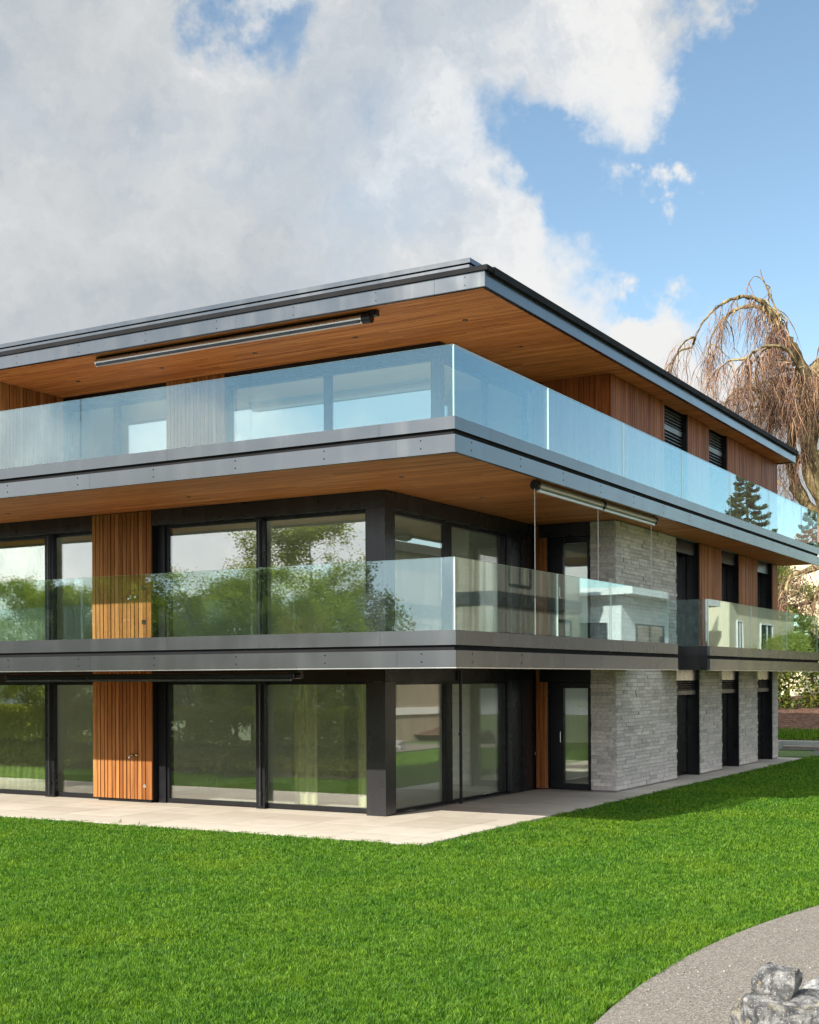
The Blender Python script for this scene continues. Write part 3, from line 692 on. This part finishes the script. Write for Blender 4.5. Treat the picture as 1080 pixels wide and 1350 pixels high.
for x0, x1, y0, y1, dens in ((-24, 6, -14, -2.9, 420), (2.4, 9, -2.9, 25, 420)):
    n = int(dens*(x1-x0)*(y1-y0)); p = np.stack([rng.uniform(x0, x1, n), rng.uniform(y0, y1, n)], 1)
    q = p-C2; zz = q@FW; uu = q@RT; p = p[~((zz > 8.6) & (np.abs(uu) < zz*.345+.4))]; p = p[in_lawn(p)]; n = len(p)
    h = rng.uniform(.04, .09, n); a = rng.uniform(0, 6.28, n); b0 = np.stack([p[:, 0], p[:, 1], np.full(n, -.035)], 1); sd = np.stack([np.cos(a), np.sin(a), 0*a], 1)*.022
    tp = b0+np.stack([rng.normal(0, .03, n), rng.normal(0, .03, n), h], 1)
    i = off+np.arange(n)[:, None]*3; V.append(np.stack([b0-sd, b0+sd, tp], 1).reshape(-1, 3)); Fc.append(i+np.array([0, 1, 2])); off += 3*n
g = np_mesh('grass', np.concatenate(V), np.concatenate(Fc), M['grass']); tag(g, 'short bright green mown lawn grass', 'grass', None, 'stuff')

p = np.stack([rng.uniform(-26, -4.6, 42000), rng.uniform(-14, -5.6, 42000)], 1); e_ = np.sin(p[:, 0]*1.3)*.4  # dark leaves added outside the frame, replacing tree shade missing from the lawn
p = p[(p[:, 1] < -5.9+e_) & (p[:, 0] < -4.9-.55*(p[:, 1]+5.6)*-.0)]
bump_ = np.array([mnoise.noise((a*.9, c*.9, 5)) for a, c in p]); P_ = np.column_stack([p, (.10+.22*(bump_+.5))*rng.uniform(.2, 1.1, len(p))])
dv = rng.normal(size=P_.shape); dv /= np.linalg.norm(dv, axis=1, keepdims=True); uv = np.cross(dv, rng.normal(size=P_.shape)); uv /= np.linalg.norm(uv, axis=1, keepdims=True); wv_ = np.cross(dv, uv)*.6
vv = np.stack([P_-uv*.07, P_+wv_*.07, P_+uv*.07, P_-wv_*.07], 1).reshape(-1, 3)
tag(np_mesh('shade_leaf_layer', vv, np.arange(len(P_)*4).reshape(-1, 4), M['shade_cover_leaf']), 'dark low leaf layer added in place of tree shade across the lawn from the left windows', 'ground cover', None, 'stuff')
poly('shade_bed', [(-26, -14), (-4.9, -14), (-4.9, -6.2), (-26, -6.2)], -.022, M['litter'], 'dark bed added under the leaf layer to stand in for shaded lawn', 'bed')  # added dark sheet, part of the same imitated lawn shade

# small weed at the patio edge
b = MB()
for x, y, a_, h in ((-3.32, -2.93, .6, .09), (-3.30, -2.92, -.5, .07), (-3.33, -2.94, 1.8, .06), (-2.92, -2.93, .2, .06), (-2.9, -2.92, 2.4, .07)):
    dx, dy = math.cos(a_)*.03, math.sin(a_)*.03
    b.tube([(x, y, 0), (x+dx*.5, y+dy*.5, h*.6), (x+dx, y+dy, h)], [.004, .005, .001], 5)
tag(b.build('weed', M['dark_leaf']), 'tiny dark weed sprout at the lawn side of the patio', 'weed')

# ================================================================== ROCKS
def rock(name, loc, size, seed, mat, label, cuts=7, rough=.16, rz=0):
    bm = bmesh.new(); bmesh.ops.create_icosphere(bm, subdivisions=6, radius=1.0); rs = random.Random(seed)
    pl = [(Vector((0, -.15, 1)).normalized(), .66), (Vector((1, -.2, .15)).normalized(), .72), (Vector((-1, -.3, .1)).normalized(), .74), (Vector((.1, -1, .25)).normalized(), .74)]
    for i in range(cuts):
        n = Vector((rs.gauss(0, 1), rs.gauss(0, 1), rs.gauss(0, .8))).normalized(); pl.append((n, rs.uniform(.55, .86)))
    for v in bm.verts:
        c = v.co.copy()
        for n, d in pl:
            e = c.dot(n)-d
            if e > 0: c -= n*e*.93
        o = Vector((seed*3.1, seed*1.7, 0))
        k = mnoise.fractal(c*1.6+o, 1.0, 2.0, 5)*rough+abs(mnoise.noise(c*4.5+o))*rough*.5 + mnoise.fractal(c*9+o, .9, 2.1, 4)*rough*.22
        v.co = c*(1+k-.05)
    for v in bm.verts: v.co = Vector((v.co.x*size[0], v.co.y*size[1], v.co.z*size[2]))
    me = bpy.data.meshes.new(name); bm.to_mesh(me); bm.free(); me.materials.append(mat)
    me.polygons.foreach_set('use_smooth', [True]*len(me.polygons))
    o = bpy.data.objects.new(name, me); COL.objects.link(o); o.location = loc; o.rotation_euler = (0, 0, rz); tag(o, label, 'rock'); return o
rock('boulder', (9.44, -10.63, .075), (.44, .37, .33), 3, M['rock'], 'large lichen-spotted boulder lying on the gravel path', 9, .10, .4)
rock('boulder', (9.325, -10.58, .36), (.215, .17, .17), 11, M['rock'], 'small grey rock resting on top of the lichen-spotted boulder', 8, .075, .2)
rock('boulder', (9.46, -8.9, .0), (.38, .30, .17), 21, M['rock2'], 'low pale speckled boulder half out of frame behind the stacked rocks', 8, .14, .9)
rock('pebble', (9.10, -10.42, .02), (.05, .045, .04), 5, M['pebble'], 'small white pebble at the foot of the stacked rocks', 3, .05)
RK = [(10.4, 14.5, .5, 'grey boulder in the gravel by the wood-clad house, nearest of its row'), (11.3, 17.0, .8, 'largest boulder in the gravel by the wood-clad house'), (10.2, 18.2, .4, 'small boulder in the gravel near the corner of the wood-clad house')]
for i, (x, y, s_, lab) in enumerate(RK): rock('boulder', (x, y, s_*.3), (s_, s_*.8, s_*.6), 30+i, M['rock2'], lab, 7, .16)

n = 5000; zz = rng.uniform(8.4, 15.5, n); uu = rng.uniform(.05, .36, n)*zz; p = C2+zz[:, None]*FW+uu[:, None]*RT
p = p[(p[:, 0] > path_x(p[:, 1])+rng.normal(.0, .03, len(p)))]; n = len(p); r_ = rng.gamma(2.0, .0022, n).clip(.003, .016)
oc = np.array([(1, 0, 0), (-1, 0, 0), (0, 1, 0), (0, -1, 0), (0, 0, 1), (0, 0, -1)], float); of = np.array([(0, 2, 4), (2, 1, 4), (1, 3, 4), (3, 0, 4), (2, 0, 5), (1, 2, 5), (3, 1, 5), (0, 3, 5)])
q = oc[None]*rng.uniform(.6, 1.2, (n, 6, 1))*r_[:, None, None]; a_ = rng.uniform(0, 6.28, n); ca, sa = np.cos(a_)[:, None], np.sin(a_)[:, None]
q = np.stack([q[..., 0]*ca-q[..., 1]*sa, q[..., 0]*sa+q[..., 1]*ca, q[..., 2]*.7], -1)+np.column_stack([p, -.012+r_*.3])[:, None]
tag(np_mesh('gravel', q.reshape(-1, 3), (np.arange(n)[:, None, None]*6+of[None]).reshape(-1, 3), M['gravel_stone']), 'loose small stones scattered over the gravel path', 'gravel', None, 'stuff')

# ================================================================== PLANTS
def leaf_quads(P, size, flat=0.0, jitter=.4):
    n = len(P); d = rng.normal(size=(n, 3)); d[:, 2] *= (1-flat); d /= np.linalg.norm(d, axis=1, keepdims=True)
    u = np.cross(d, rng.normal(size=(n, 3))); u /= np.linalg.norm(u, axis=1, keepdims=True); w = np.cross(d, u)
    s = size*rng.uniform(1-jitter, 1+jitter, n)[:, None]
    u = u*s; w = w*s*.55
    v = np.stack([P-u, P+w*1.0, P+u, P-w*1.0], 1).reshape(-1, 3)
    return v, np.arange(n)[:, None]*4+np.arange(4)
def grow(mb, p, d, length, r, depth, tips, rs, up=.15, spread=.7, kids=4):
    pts = [p.copy()]; rad = [r]; n = 5; c = p.copy(); d = d.copy()
    for i in range(n):
        d = (d+Vector((rs.gauss(0, .13), rs.gauss(0, .13), rs.gauss(0, .08)+up*.25))).normalized(); c = c+d*(length/n); pts.append(c.copy()); rad.append(r*(1-.75*(i+1)/n))
    mb.tube(pts, rad, 7 if depth > 1 else 4, cap=False)
    if depth == 0:
        tips += pts[1:]; return
    for k in range(kids):
        f = rs.uniform(.3, 1.0); i = min(n-1, int(f*n)); q = pts[i].lerp(pts[i+1], f*n-i)
        s = Vector((rs.gauss(0, 1), rs.gauss(0, 1), rs.gauss(.2, .6))).normalized()
        grow(mb, q, (d*(1-spread)+s*spread).normalized(), length*rs.uniform(.38, .6), r*.42, depth-1, tips, rs, up, spread, kids)
    tips += pts[3:]
def broad_tree(name, h, crown_r, seed, leaf, bark, nleaf, lsize, base=.25, shape='oval', thin=1.0):
    rs = random.Random(seed); T = empty(name); mb = MB(); tips = []
    pts = [Vector((0, 0, -.1))]; 
    for i in range(1, 9): pts.append(Vector((rs.gauss(0, .08)*i*.4, rs.gauss(0, .08)*i*.4, h*.95*i/8)))
    r0 = h*.013; mb.tube(pts, [r0*(1.25 if i == 0 else 1-.11*i) for i in range(9)], 10, cap=False)
    nb = 26
    for i in range(nb):
        f = base+(1-base)*((i+.5)/nb); z = f*8; j = min(7, int(z)); q = pts[j].lerp(pts[j+1], z-j)
        k = math.sin(math.pi*min(1, ((f-base)/(1-base))*.82+.16))**.8; a = i*2.4+rs.uniform(-.4, .4)
        L = crown_r*k*rs.uniform(.75, 1.15)
        grow(mb, q, Vector((math.cos(a), math.sin(a), rs.uniform(.35, .9))).normalized(), L*1.1, r0*.35*(1.1-f), 2, tips, rs, .2, .62, 4)
    mb.build('trunk', bark, T, True)
    P = np.array([tuple(t_) for t_ in tips]); idx = rng.integers(0, len(P), int(nleaf*thin))
    P = P[idx]+rng.normal(0, crown_r*.07, (len(idx), 3))
    v, f = leaf_quads(P, lsize); np_mesh('crown', v, f, leaf, T); return T
def conifer(name, h, r, seed, nleaf=26000):
    rs = random.Random(seed); T = empty(name); mb = MB()
    mb.tube([(0, 0, -.1), (0, 0, h*.5), (0, 0, h)], [h*.018, h*.01, .01], 8, cap=False); P = []
    n = 110
    for i in range(n):
        f = .10+.9*(i/n)**.9; a = i*2.399+rs.uniform(-.3, .3); L = r*(1-f)**.62*rs.uniform(.7, 1.15)+.08; z = h*f
        p0 = Vector((0, 0, z)); dr = Vector((math.cos(a), math.sin(a), 0)); pts = [p0+dr*L*s_+Vector((0, 0, -.22*L*math.sin(s_*2.2)+.12*L*s_**3)) for s_ in (0, .3, .6, 1)]
        mb.tube(pts, [.03*(1-f)+.01, .02, .012, .004], 4, cap=False)
        m_ = int(nleaf/n*max(.15, L/r*1.6))
        for k in range(m_):
            s_ = rs.uniform(.12, 1)**.7; q = p0+dr*L*s_+Vector((0, 0, -.22*L*math.sin(s_*2.2)+.12*L*s_**3)); side = Vector((-dr.y, dr.x, 0))
            P.append(tuple(q+side*rs.gauss(0, .13)*L*(1.1-s_)+Vector((0, 0, rs.gauss(-.06, .07)))+dr*rs.gauss(0, .05)))
    mb.build('trunk', M['bark'], T); v, f = leaf_quads(np.array(P), .10); np_mesh('crown', v, f, M['needle'], T); return T
def hedge(name, x0, x1, y0, y1, z0, z1, leaf, n, size, label, cat='hedge', wob=.12):
    b = MB(); T = empty(name, ((x0+x1)/2, (y0+y1)/2, z0)); cx, cy = (x0+x1)/2, (y0+y1)/2
    k = 14
    for i in range(k):
        x = x0+(x1-x0)*(i+.5)/k-cx; y = (y1+y0)/2-cy
        if y1-y0 > x1-x0: x, y = 0, y0+(y1-y0)*(i+.5)/k-cy
        b.tube([(x, y, -.05), (x+rng.normal(0, .1), y+rng.normal(0, .1), (z1-z0)*.9)], [.05, .015], 5)
    b.build('stem', M['bark'], T)
    P = np.stack([rng.uniform(x0, x1, n), rng.uniform(y0, y1, n), z0+(z1-z0)*rng.uniform(0, 1, n)**.8], 1)
    wv = np.array([mnoise.noise((p[0]*.9, p[1]*.9, p[2]*.9)) for p in P]); 
    keep = wv > -.33; P = P[keep]; wv = wv[keep]
    top = (P[:, 2]-z0)/(z1-z0); P[:, 2] += top*wv*wob*3*(z1-z0)*.3; P[:, 1] += wv*wob*2; P -= np.array([cx, cy, z0])
    v, f = leaf_quads(P, size); np_mesh('foliage', v, f, leaf, T); tag(T, label, cat); return T

# ---- the weeping beech beyond the house
def weeping_tree():
    base = Vector((-1.28, 36.99, -.05)); T = empty('weeping_tree', base)
    tag(T, 'large bare weeping tree with mossy trunk and reddish drooping twigs behind the house', 'tree')
    rs = random.Random(5); Rt = Vector((.866, .5, 0)); Fw = Vector((-.5, .866, 0))
    sc = 1/31.45                                                       # metres per photo pixel at the tree's distance, used to take its proportions
    def P(px, py, dep=0): return Rt*((px-1074)*sc)+Fw*dep+Vector((0, 0, (966-py)*sc))
    mb = MB(); limbs = []
    def limb(pts, r0, r1, n=9, mi=0):
        # refine with catmull-rom and gnarl
        q = []; m_ = len(pts)
        for i in range(m_-1):
            a, b_, c_, d_ = pts[max(i-1, 0)], pts[i], pts[i+1], pts[min(i+2, m_-1)]
            for k in range(5):
                t_ = k/5; q.append(.5*((2*b_)+(c_-a)*t_+(2*a-5*b_+4*c_-d_)*t_*t_+(3*b_-a-3*c_+d_)*t_**3))
        q.append(pts[-1]); L = len(q)
        q = [v+Vector((rs.gauss(0, 1), rs.gauss(0, 1), rs.gauss(0, 1)))*(r0*.09) for v in q]
        mb.tube(q, [(r0+(r1-r0)*(i/(L-1)))*(1+.18*math.sin(i*1.7+r0*40)) for i in range(L)], n, cap=False); limbs.append((q, r0)); return q
    limb([P(1235, 985), P(1205, 870), P(1150, 775), P(1098, 685), P(1070, 605), P(1068, 540)], .50, .36, 14)
    limb([P(1112, 705, .2), P(1062, 650, .5), P(1049, 590, .6), P(1060, 540, .5)], .27, .20, 11)
    limb([P(1068, 545), P(1071, 520), P(1062, 490), P(1050, 462), P(1036, 440), P(1030, 418)], .36, .14, 11)
    limb([P(1070, 530), P(1084, 480, -.3), P(1092, 430, -.5), P(1102, 400, -.6), P(1125, 392, -.7), P(1150, 410, -.8)], .24, .03, 9)
    limb([P(1058, 560, .4), P(1040, 545, .3), P(1022, 540, -.3), P(1002, 525, -.8), P(984, 518, -1.1), P(962, 522, -1.3), P(945, 540, -1.5)], .18, .025, 9)
    limb([P(1060, 600, .4), P(1046, 612, 0), P(1030, 606, -.5), P(1012, 612, -.8), P(1000, 640, -1.0)], .17, .04, 8)
    limb([P(1052, 470), P(1036, 452, -.4), P(1020, 432, -.7), P(1002, 408, -1.0), P(980, 400, -1.2), P(958, 405, -1.4), P(935, 418, -1.6), P(915, 440, -1.7), P(902, 470, -1.8)], .15, .02, 9)
    limb([P(1046, 452), P(1030, 424, .3), P(1008, 398, .6), P(985, 396, .9), P(965, 408, 1.0), P(950, 430, 1.1), P(938, 470, 1.2)], .12, .018, 8)
    limb([P(1030, 420), P(1024, 408), P(1012, 398, .2)], .12, .05, 7)
    limb([P(1032, 420), P(1010, 366, .1), P(1006, 352, .1)], .05, .012, 6); limb([P(1012, 372, .1), P(1020, 376, .2), P(1022, 392, .2)], .03, .01, 5); limb([P(1010, 368), P(998, 362), P(990, 372)], .025, .008, 5)
    limb([P(1068, 540), P(1056, 528, -1), P(1036, 500, -2), P(1016, 480, -2.6), P(990, 478, -3), P(965, 490, -3.2), P(945, 515, -3.4)], .13, .02, 8)
    limb([P(1074, 500), P(1090, 470, 1), P(1120, 450, 1.5), P(1150, 470, 2), P(1165, 520, 2)], .2, .04, 8)
    limb([P(1080, 600), P(1110, 560, -1), P(1140, 560, -1.5), P(1160, 600, -1.6)], .2, .04, 8)
    limb([P(1110, 735), P(1060, 752, -.6), P(1032, 765, -1.0), P(1024, 800, -1.4)], .18, .04, 8)
    limb([P(1122, 770), P(1072, 790, .5), P(1040, 800, .5), P(1020, 795, .4)], .14, .03, 7)
    limb([P(1112, 745), P(1078, 770, -.5), P(1062, 815, -.8), P(1052, 850, -1)], .12, .03, 7)
    # crooked middle-sized branches
    main = list(limbs[2:])
    for q, r0 in main:
        for k in range(7 if r0 > .06 else 0):
            i = rs.randrange(len(q)//5, len(q)); p = q[i]; out_ = Vector((p.x, p.y, 0)); out_ = out_.normalized() if out_.length > .1 else Vector((1, 0, 0))
            d = (out_*rs.uniform(-.2, .8)+Vector((rs.gauss(0, .6), rs.gauss(0, .6), rs.uniform(-.1, .9)))).normalized(); pts = [p]; L = rs.uniform(.8, 2.4)
            for j in range(5):
                d = (d+Vector((rs.gauss(0, .38), rs.gauss(0, .38), rs.gauss(-.24, .25) if pts[-1].z < 15.2 else -.7))).normalized(); pts.append(pts[-1]+d*(L/5))
            limb(pts, rs.uniform(.028, .065), .008, 5)
    # many arched boughs spreading round the trunk
    for i in range(34):
        a = i*2.399; f = rs.uniform(0, 1); st = P(1066-18*f, 570-95*f, 0); L = rs.uniform(1.8, 4.4)*(1.05-.35*f); up = rs.uniform(.2, .9)*(1-.7*f)
        dr = Vector((math.cos(a), math.sin(a), 0)); 
        limb([st, st+dr*L*.3+Vector((0, 0, up*.8)), st+dr*L*.6+Vector((0, 0, up)), st+dr*L*.88+Vector((0, 0, up*.4-.3)), st+dr*L+Vector((0, 0, up*.1-1.0-rs.uniform(0, 1)))], rs.uniform(.04, .085), .008, 6)
    mb.build('trunk', M['moss'], T, True)
    # pendulous twigs
    Vv = []; Ff = []; o_ = 0
    def strand(p, d, L, r, n=6, sag=.8):
        nonlocal o_
        pts = [p.copy()]; c = p.copy()
        for i in range(n):
            d = (d+Vector((rs.gauss(0, .16), rs.gauss(0, .16), -sag*.45))).normalized(); c = c+d*(L/n); pts.append(c.copy())
        for i, q in enumerate(pts):
            rr = r*(1-.8*i/n)
            for k in range(3):
                a = k*2.0944; Vv.append((q.x+math.cos(a)*rr, q.y+math.sin(a)*rr, q.z+math.sin(a+1)*rr*.3))
        for i in range(n):
            for k in range(3):
                a = o_+i*3+k; b_ = o_+i*3+(k+1) % 3; Ff.append((a, b_, b_+3, a+3))
        o_ += 3*(n+1); return pts
    for q, r0 in limbs[2:]:
        m_ = 30 if r0 > .1 else 17
        if q[-1].z > 16.6: m_ = 9 if r0 > .1 else 3
        for k in range(m_):
            i = rs.randrange(len(q)//4, len(q)); p = q[i]
            if (p.z < 9.0 and rs.random() < .55): continue
            out_ = Vector((p.x, p.y, 0)); out_ = out_.normalized() if out_.length > .1 else Vector((1, 0, 0))
            d = (out_*rs.uniform(.1, .9)+Vector((rs.gauss(0, .35), rs.gauss(0, .35), rs.uniform(-.3, .6) if p.z < 14.5 else rs.uniform(-.8, .1)))).normalized()
            L = rs.uniform(.6, 2.1); pts = strand(p, d, L, rs.uniform(.010, .030), 8)
            for kk in range(rs.randint(2, 4)):
                pq = pts[rs.randrange(2, len(pts))]
                strand(pq, Vector((rs.gauss(0, .5), rs.gauss(0, .5), -.5)).normalized(), rs.uniform(.4, 1.4), rs.uniform(.006, .012), 5)
    np_mesh('twigs', np.array(Vv), np.array(Ff), M['twig'], T)
weeping_tree()

# ---- behind the house on the right: bank, hedge, bench, wall, house
b = MB()
n = 40
for i in range(n):
    for j in range(8):
        def pt(i, j):
            x = -14+i*.8; y = 25.2+j*1.6; return (x, y, .16+.17*j+(.12*mnoise.noise((x*.7, y*.7, 1)) if j > 1 else 0))
        b.quad(pt(i, j), pt(i+1, j), pt(i+1, j+1), pt(i, j+1))
tag(b.build('planting_bank', M['litter'], None, True), 'rising bank of brown leaf litter behind the house', 'bank', None, 'structure')
hedge('ivy_hedge', -7, 6.5, 33.6, 35.0, .7, 4.6, M['ivy_leaf'], 26000, .085, 'tall sunlit ivy-covered hedge behind the house', 'hedge', .25)
gv = blades(9000, -3, 4, 25.6, 27.9); nn = len(gv); a_ = rng.uniform(0, 6.28, nn); hh = rng.uniform(.10, .2, nn)
bs = np.stack([gv[:, 0], gv[:, 1], .15+(gv[:, 1]-25.2)*.106], 1); sd = np.stack([np.cos(a_), np.sin(a_), 0*a_], 1)*.012
vv = np.stack([bs-sd, bs+sd, bs+np.stack([rng.normal(0, .03, nn), rng.normal(0, .03, nn), hh], 1)], 1).reshape(-1, 3)
tag(np_mesh('grass', vv, np.arange(nn*3).reshape(-1, 3), M['grass']), 'sunlit strip of grass before the leaf-litter bank', 'grass', None, 'stuff')
b = MB(); x = -2.0
while x < 6: b.box(x, x+1.19, 25.0, 25.25, -.08, .22); x += 1.2
tag(b.build('garden_wall', M['concrete'], None, bevel=.012), 'low grey concrete kerb wall before the planting bank', 'wall')
bn = empty('bench', (2.6, 21.4, -.05)); tag(bn, 'long low wooden plank bench on concrete blocks by the house end', 'bench')
MB().box(-1.25, 2.6, -.22, .22, .20, .29).build('seat', M['bench_wood'], bn, bevel=.01)
for x in (-.3, 1.6): MB().box(x, x+.45, -.19, .19, 0, .197).build('leg', M['concrete'], bn, bevel=.01)

def block_house(name, x0, x1, y0, y1, h, wall, label, wins, roof_m=None, roof_over=.4, roof_h=.25, hip=0):
    T = empty(name, ((x0+x1)/2, (y0+y1)/2, 0)); cx, cy = (x0+x1)/2, (y0+y1)/2; w, d = (x1-x0)/2, (y1-y0)/2
    wb = MB().box(-w, w, -d, d, -.1, h); wb.build('wall', wall, T)
    r = MB()
    if hip:
        o_ = roof_over; a = [(-w-o_, -d-o_, h), (w+o_, -d-o_, h), (w+o_, d+o_, h), (-w-o_, d+o_, h)]; r1, r2 = (0, -d*.45, h+hip), (0, d*.45, h+hip)
        r.v = a+[r1, r2]; r.f = [(0, 1, 4), (1, 2, 5, 4), (2, 3, 5), (3, 0, 4, 5), (3, 2, 1, 0)]; r.mi = [0]*5
    else: r.box(-w-roof_over, w+roof_over, -d-roof_over, d+roof_over, h+.003, h+roof_h)
    r.build('roof', roof_m or M['concrete'], T)
    for side, a0, a1, z0, z1 in wins:
        f = MB(); p = MB(); fw = .07
        def bx(mb, a, b_, z, zz, e0, e1):
            if side == 'x': mb.box(-w-e1, -w-e0, a-cy, b_-cy, z, zz)
            else: mb.box(a-cx, b_-cx, -d-e1, -d-e0, z, zz)
        bx(f, a0, a0+fw, z0, z1, .004, .07); bx(f, a1-fw, a1, z0, z1, .004, .07); bx(f, a0+fw, a1-fw, z1-fw, z1, .004, .07); bx(f, a0+fw, a1-fw, z0, z0+fw, .004, .07); bx(f, (a0+a1)/2-.03, (a0+a1)/2+.03, z0+fw, z1-fw, .004, .06)
        wo = f.build('window', M['offwhite'] if wall is M['cream'] else M['black'], T)
        bx(p, a0+fw, a1-fw, z0+fw, z1-fw, .006, .03); p.build('pane', M['winblack'], wo)
    tag(T, label, 'house'); return T
m, t, o = new_mat('dark_window'); pbsdf(t, o, (.02, .03, .035), .03, 0, None, 1.0); M['winblack'] = m
# seen directly behind the tree
block_house('neighbour_house', -9, 4.5, 62, 74, 10.4, M['cream'], 'cream neighbour house seen behind the weeping tree', [('y', -1.2, 1.2, 5.6, 7.2), ('y', 2.0, 3.6, 5.6, 7.2), ('y', -1.2, 1.2, 2.4, 4.0)], M['tile_roof'], .8, .25, 3.0)
b = bpy.data.objects['neighbour_house']
MB().box(-6.8, 6.8, -6.9, -6.05, 4.55, 4.75).box(-6.8, 6.8, -6.92, -6.86, 4.75, 5.5).build('balcony', M['salmon'], b)
# to the right, outside the frame: mirrored in the glass and metal
wh = block_house('wood_house', 13.6, 22, 20, 27.5, 7.2, M['weathered'], 'weathered wood-clad neighbour house right of the lawn', [('x', 21.2, 23.0, 5.5, 6.8), ('y', 15, 17, 3.0, 4.4), ('x', 25.2, 26.6, 3.2, 4.5)], M['anth'], .35, .35)
b = MB()
for k in range(64): b.box(-4.235-random.uniform(0, .015), -4.2, -3.75+k*.117, -3.75+k*.117+.108, 3.9, 7.15)
for k in range(70): b.box(-4.2+k*.12, -4.2+k*.12+.11, -3.785-random.uniform(0, .015), -3.75, 1.25, 7.15)
b.build('boards', M['weathered'], wh)
b2 = MB()
for k in range(64): b2.box(-4.235-random.uniform(0, .012), -4.2, -3.75+k*.117, -3.75+k*.117+.108, 2.42, 3.88)
b2.build('boards', M['brown_boards'], wh)
MB().box(-4.30, 4.2, -3.87, 3.75, 4.8, 5.25).build('band', M['black'], wh); MB().box(-4.27, 4.2, -3.82, 3.75, .95, 1.22).build('plinth', M['offwhite'], wh)
b = MB()
for k in range(9): b.box(-4.26-.012*(k % 2), -4.2, -3.7, 0, 1.24+.13*k, 1.24+.13*k+.122)
b.build('siding', M['pink'], wh)
w2 = block_house('white_house', 13.4, 22, 31.5, 42, 5.7, M['offwhite'], 'white flat-roofed neighbour house with roof terrace', [('x', 33, 36.5, 2.3, 4.6), ('x', 37.3, 40.8, 2.3, 4.6), ('y', 14, 17, 2.3, 4.6)], M['offwhite'], .7, .3)
MB().box(-4.9, -4.86, -5.7, 5.7, 6.02, 6.9).build('balustrade', [M['rail']], w2)
block_house('yellow_house', 12.9, 22, 45, 58, 6.6, M['cream'], 'cream yellow neighbour house farthest right of the lawn', [('x', 46.2, 47.2, 3.2, 5.2), ('x', 50.5, 53, 3.2, 5.2)], M['concrete'], .5, .25)

# ---- trees mirrored in the facade (left of and behind the camera) and on the right
bt = broad_tree('birch_tree', 9.0, 2.5, 1, M['birch_leaf'], M['birch_bark'], 26000, .05, .16)
bt2 = broad_tree('birch_tree', 8.0, 2.9, 2, M['birch_leaf'], M['bark'], 32000, .052, .10)
dt = broad_tree('broadleaf_tree', 8.5, 3.2, 3, M['dark_leaf'], M['bark'], 30000, .07, .08)
SP = [(bt, -18.5, -24.4, 1.08, 'tallest slim birch across the lawn, opposite the middle of the left facade'), (bt2, -15.0, -25.5, .82, 'small spreading birch across the lawn beside the tallest birch'),
      (bt2, -21.8, -25, .88, 'round spreading birch across the lawn, second from the tallest'), (dt, -24.6, -24.2, .82, 'dark bushy tree across the lawn between two birches'),
      (bt, -27.0, -24.5, .95, 'slim birch across the lawn near the far left corner'), (dt, -20.0, -30, .85, 'dark bushy tree standing behind the birches'),
      (dt, -30, -22.5, .8, 'dark bushy tree across the lawn facing the far left windows'), (bt2, -34, -21.5, .75, 'low spreading birch facing the far left windows'), (dt, -15.5, -30.5, .72, 'dark low tree behind the smallest birch'),
      (bt, -38, -19, .78, 'slender small birch across the lawn at the far left end of the row'), (dt, -26.5, -30, .95, 'broad dark tree at the back of the birch group'),
      (bt2, -17.2, -28.5, .95, 'leafy birch standing right behind the tallest birch'), (bt, -23.2, -27.5, 1.0, 'slim birch rising behind the round spreading birch'), (bt2, -29.0, -27.0, .9, 'spreading birch behind the dark bushes at the left'), (bt, -32.5, -25.5, .9, 'slim birch between the far left bushes'), (dt, -18.0, -33.5, .95, 'dark tree farthest back behind the tallest birch'), (bt2, -24.5, -32.5, .9, 'birch at the very back of the group'), (bt, -36.0, -26.0, .95, 'tall slim birch beyond the far left windows')]
SP = [(src, 11.5+(x-11.5)*.80, 20+(y-20)*.80, s_*(.72 if i_ else .80), lab) for i_, (src, x, y, s_, lab) in enumerate(SP)]
seen = set()
for src, x, y, s_, lab in SP:
    T = src if src.name not in seen else copy_tree(src)
    seen.add(src.name); T.location = (x, y, 0); T.scale = (s_,)*3; T.rotation_euler = (0, 0, rng.uniform(0, 6)); tag(T, lab, 'tree', 'trees across the lawn from the left facade')
hedge('clipped_hedge', -30, -2.5, -15.3, -14.2, 0, 1.45, M['hedge_leaf'], 60000, .06, 'long clipped green hedge along the lawn, facing the left facade', 'hedge', .08)
cf = conifer('conifer', 16.2, 3.3, 4, 40000); cf.location = (16.9, 62.5, 0); tag(cf, 'tall conifer beyond the yellow house', 'tree', 'conifers beyond the yellow house')
for x, y, s_, lab in ((14.6, 70, .86, 'slimmer conifer farther back beyond the yellow house'), (21, 66, .8, 'short conifer behind the roof of the yellow house')):
    c = copy_tree(cf); c.location = (x, y, 0); c.scale = (s_,)*3; c.rotation_euler = (0, 0, x); tag(c, lab, 'tree', 'conifers beyond the yellow house')
for x, y, s_, src, lab in ((10.6, 47.5, .55, bt2, 'small leafy tree in front of the yellow house'), (9.6, 55, .75, dt, 'dark leafy tree beside the yellow house'), (9.2, 63, .85, bt2, 'leafy tree past the far end of the yellow house')):
    T = copy_tree(src); T.location = (x, y, 0); T.scale = (s_,)*3; T.rotation_euler = (0, 0, y); tag(T, lab, 'tree', 'trees by the yellow house')
for x, y, s_, src, lab in ((-7.5, 52, 1.0, dt, 'dark leafy tree between the weeping tree and the cream house'), (3.6, 50, .62, cf, 'short conifer right of the weeping tree'), (-10, 47, .8, bt2, 'leafy tree hidden behind the house end')):
    T = copy_tree(src); T.location = (x, y, 0); T.scale = (s_,)*3; T.rotation_euler = (0, 0, y); tag(T, lab, 'tree')
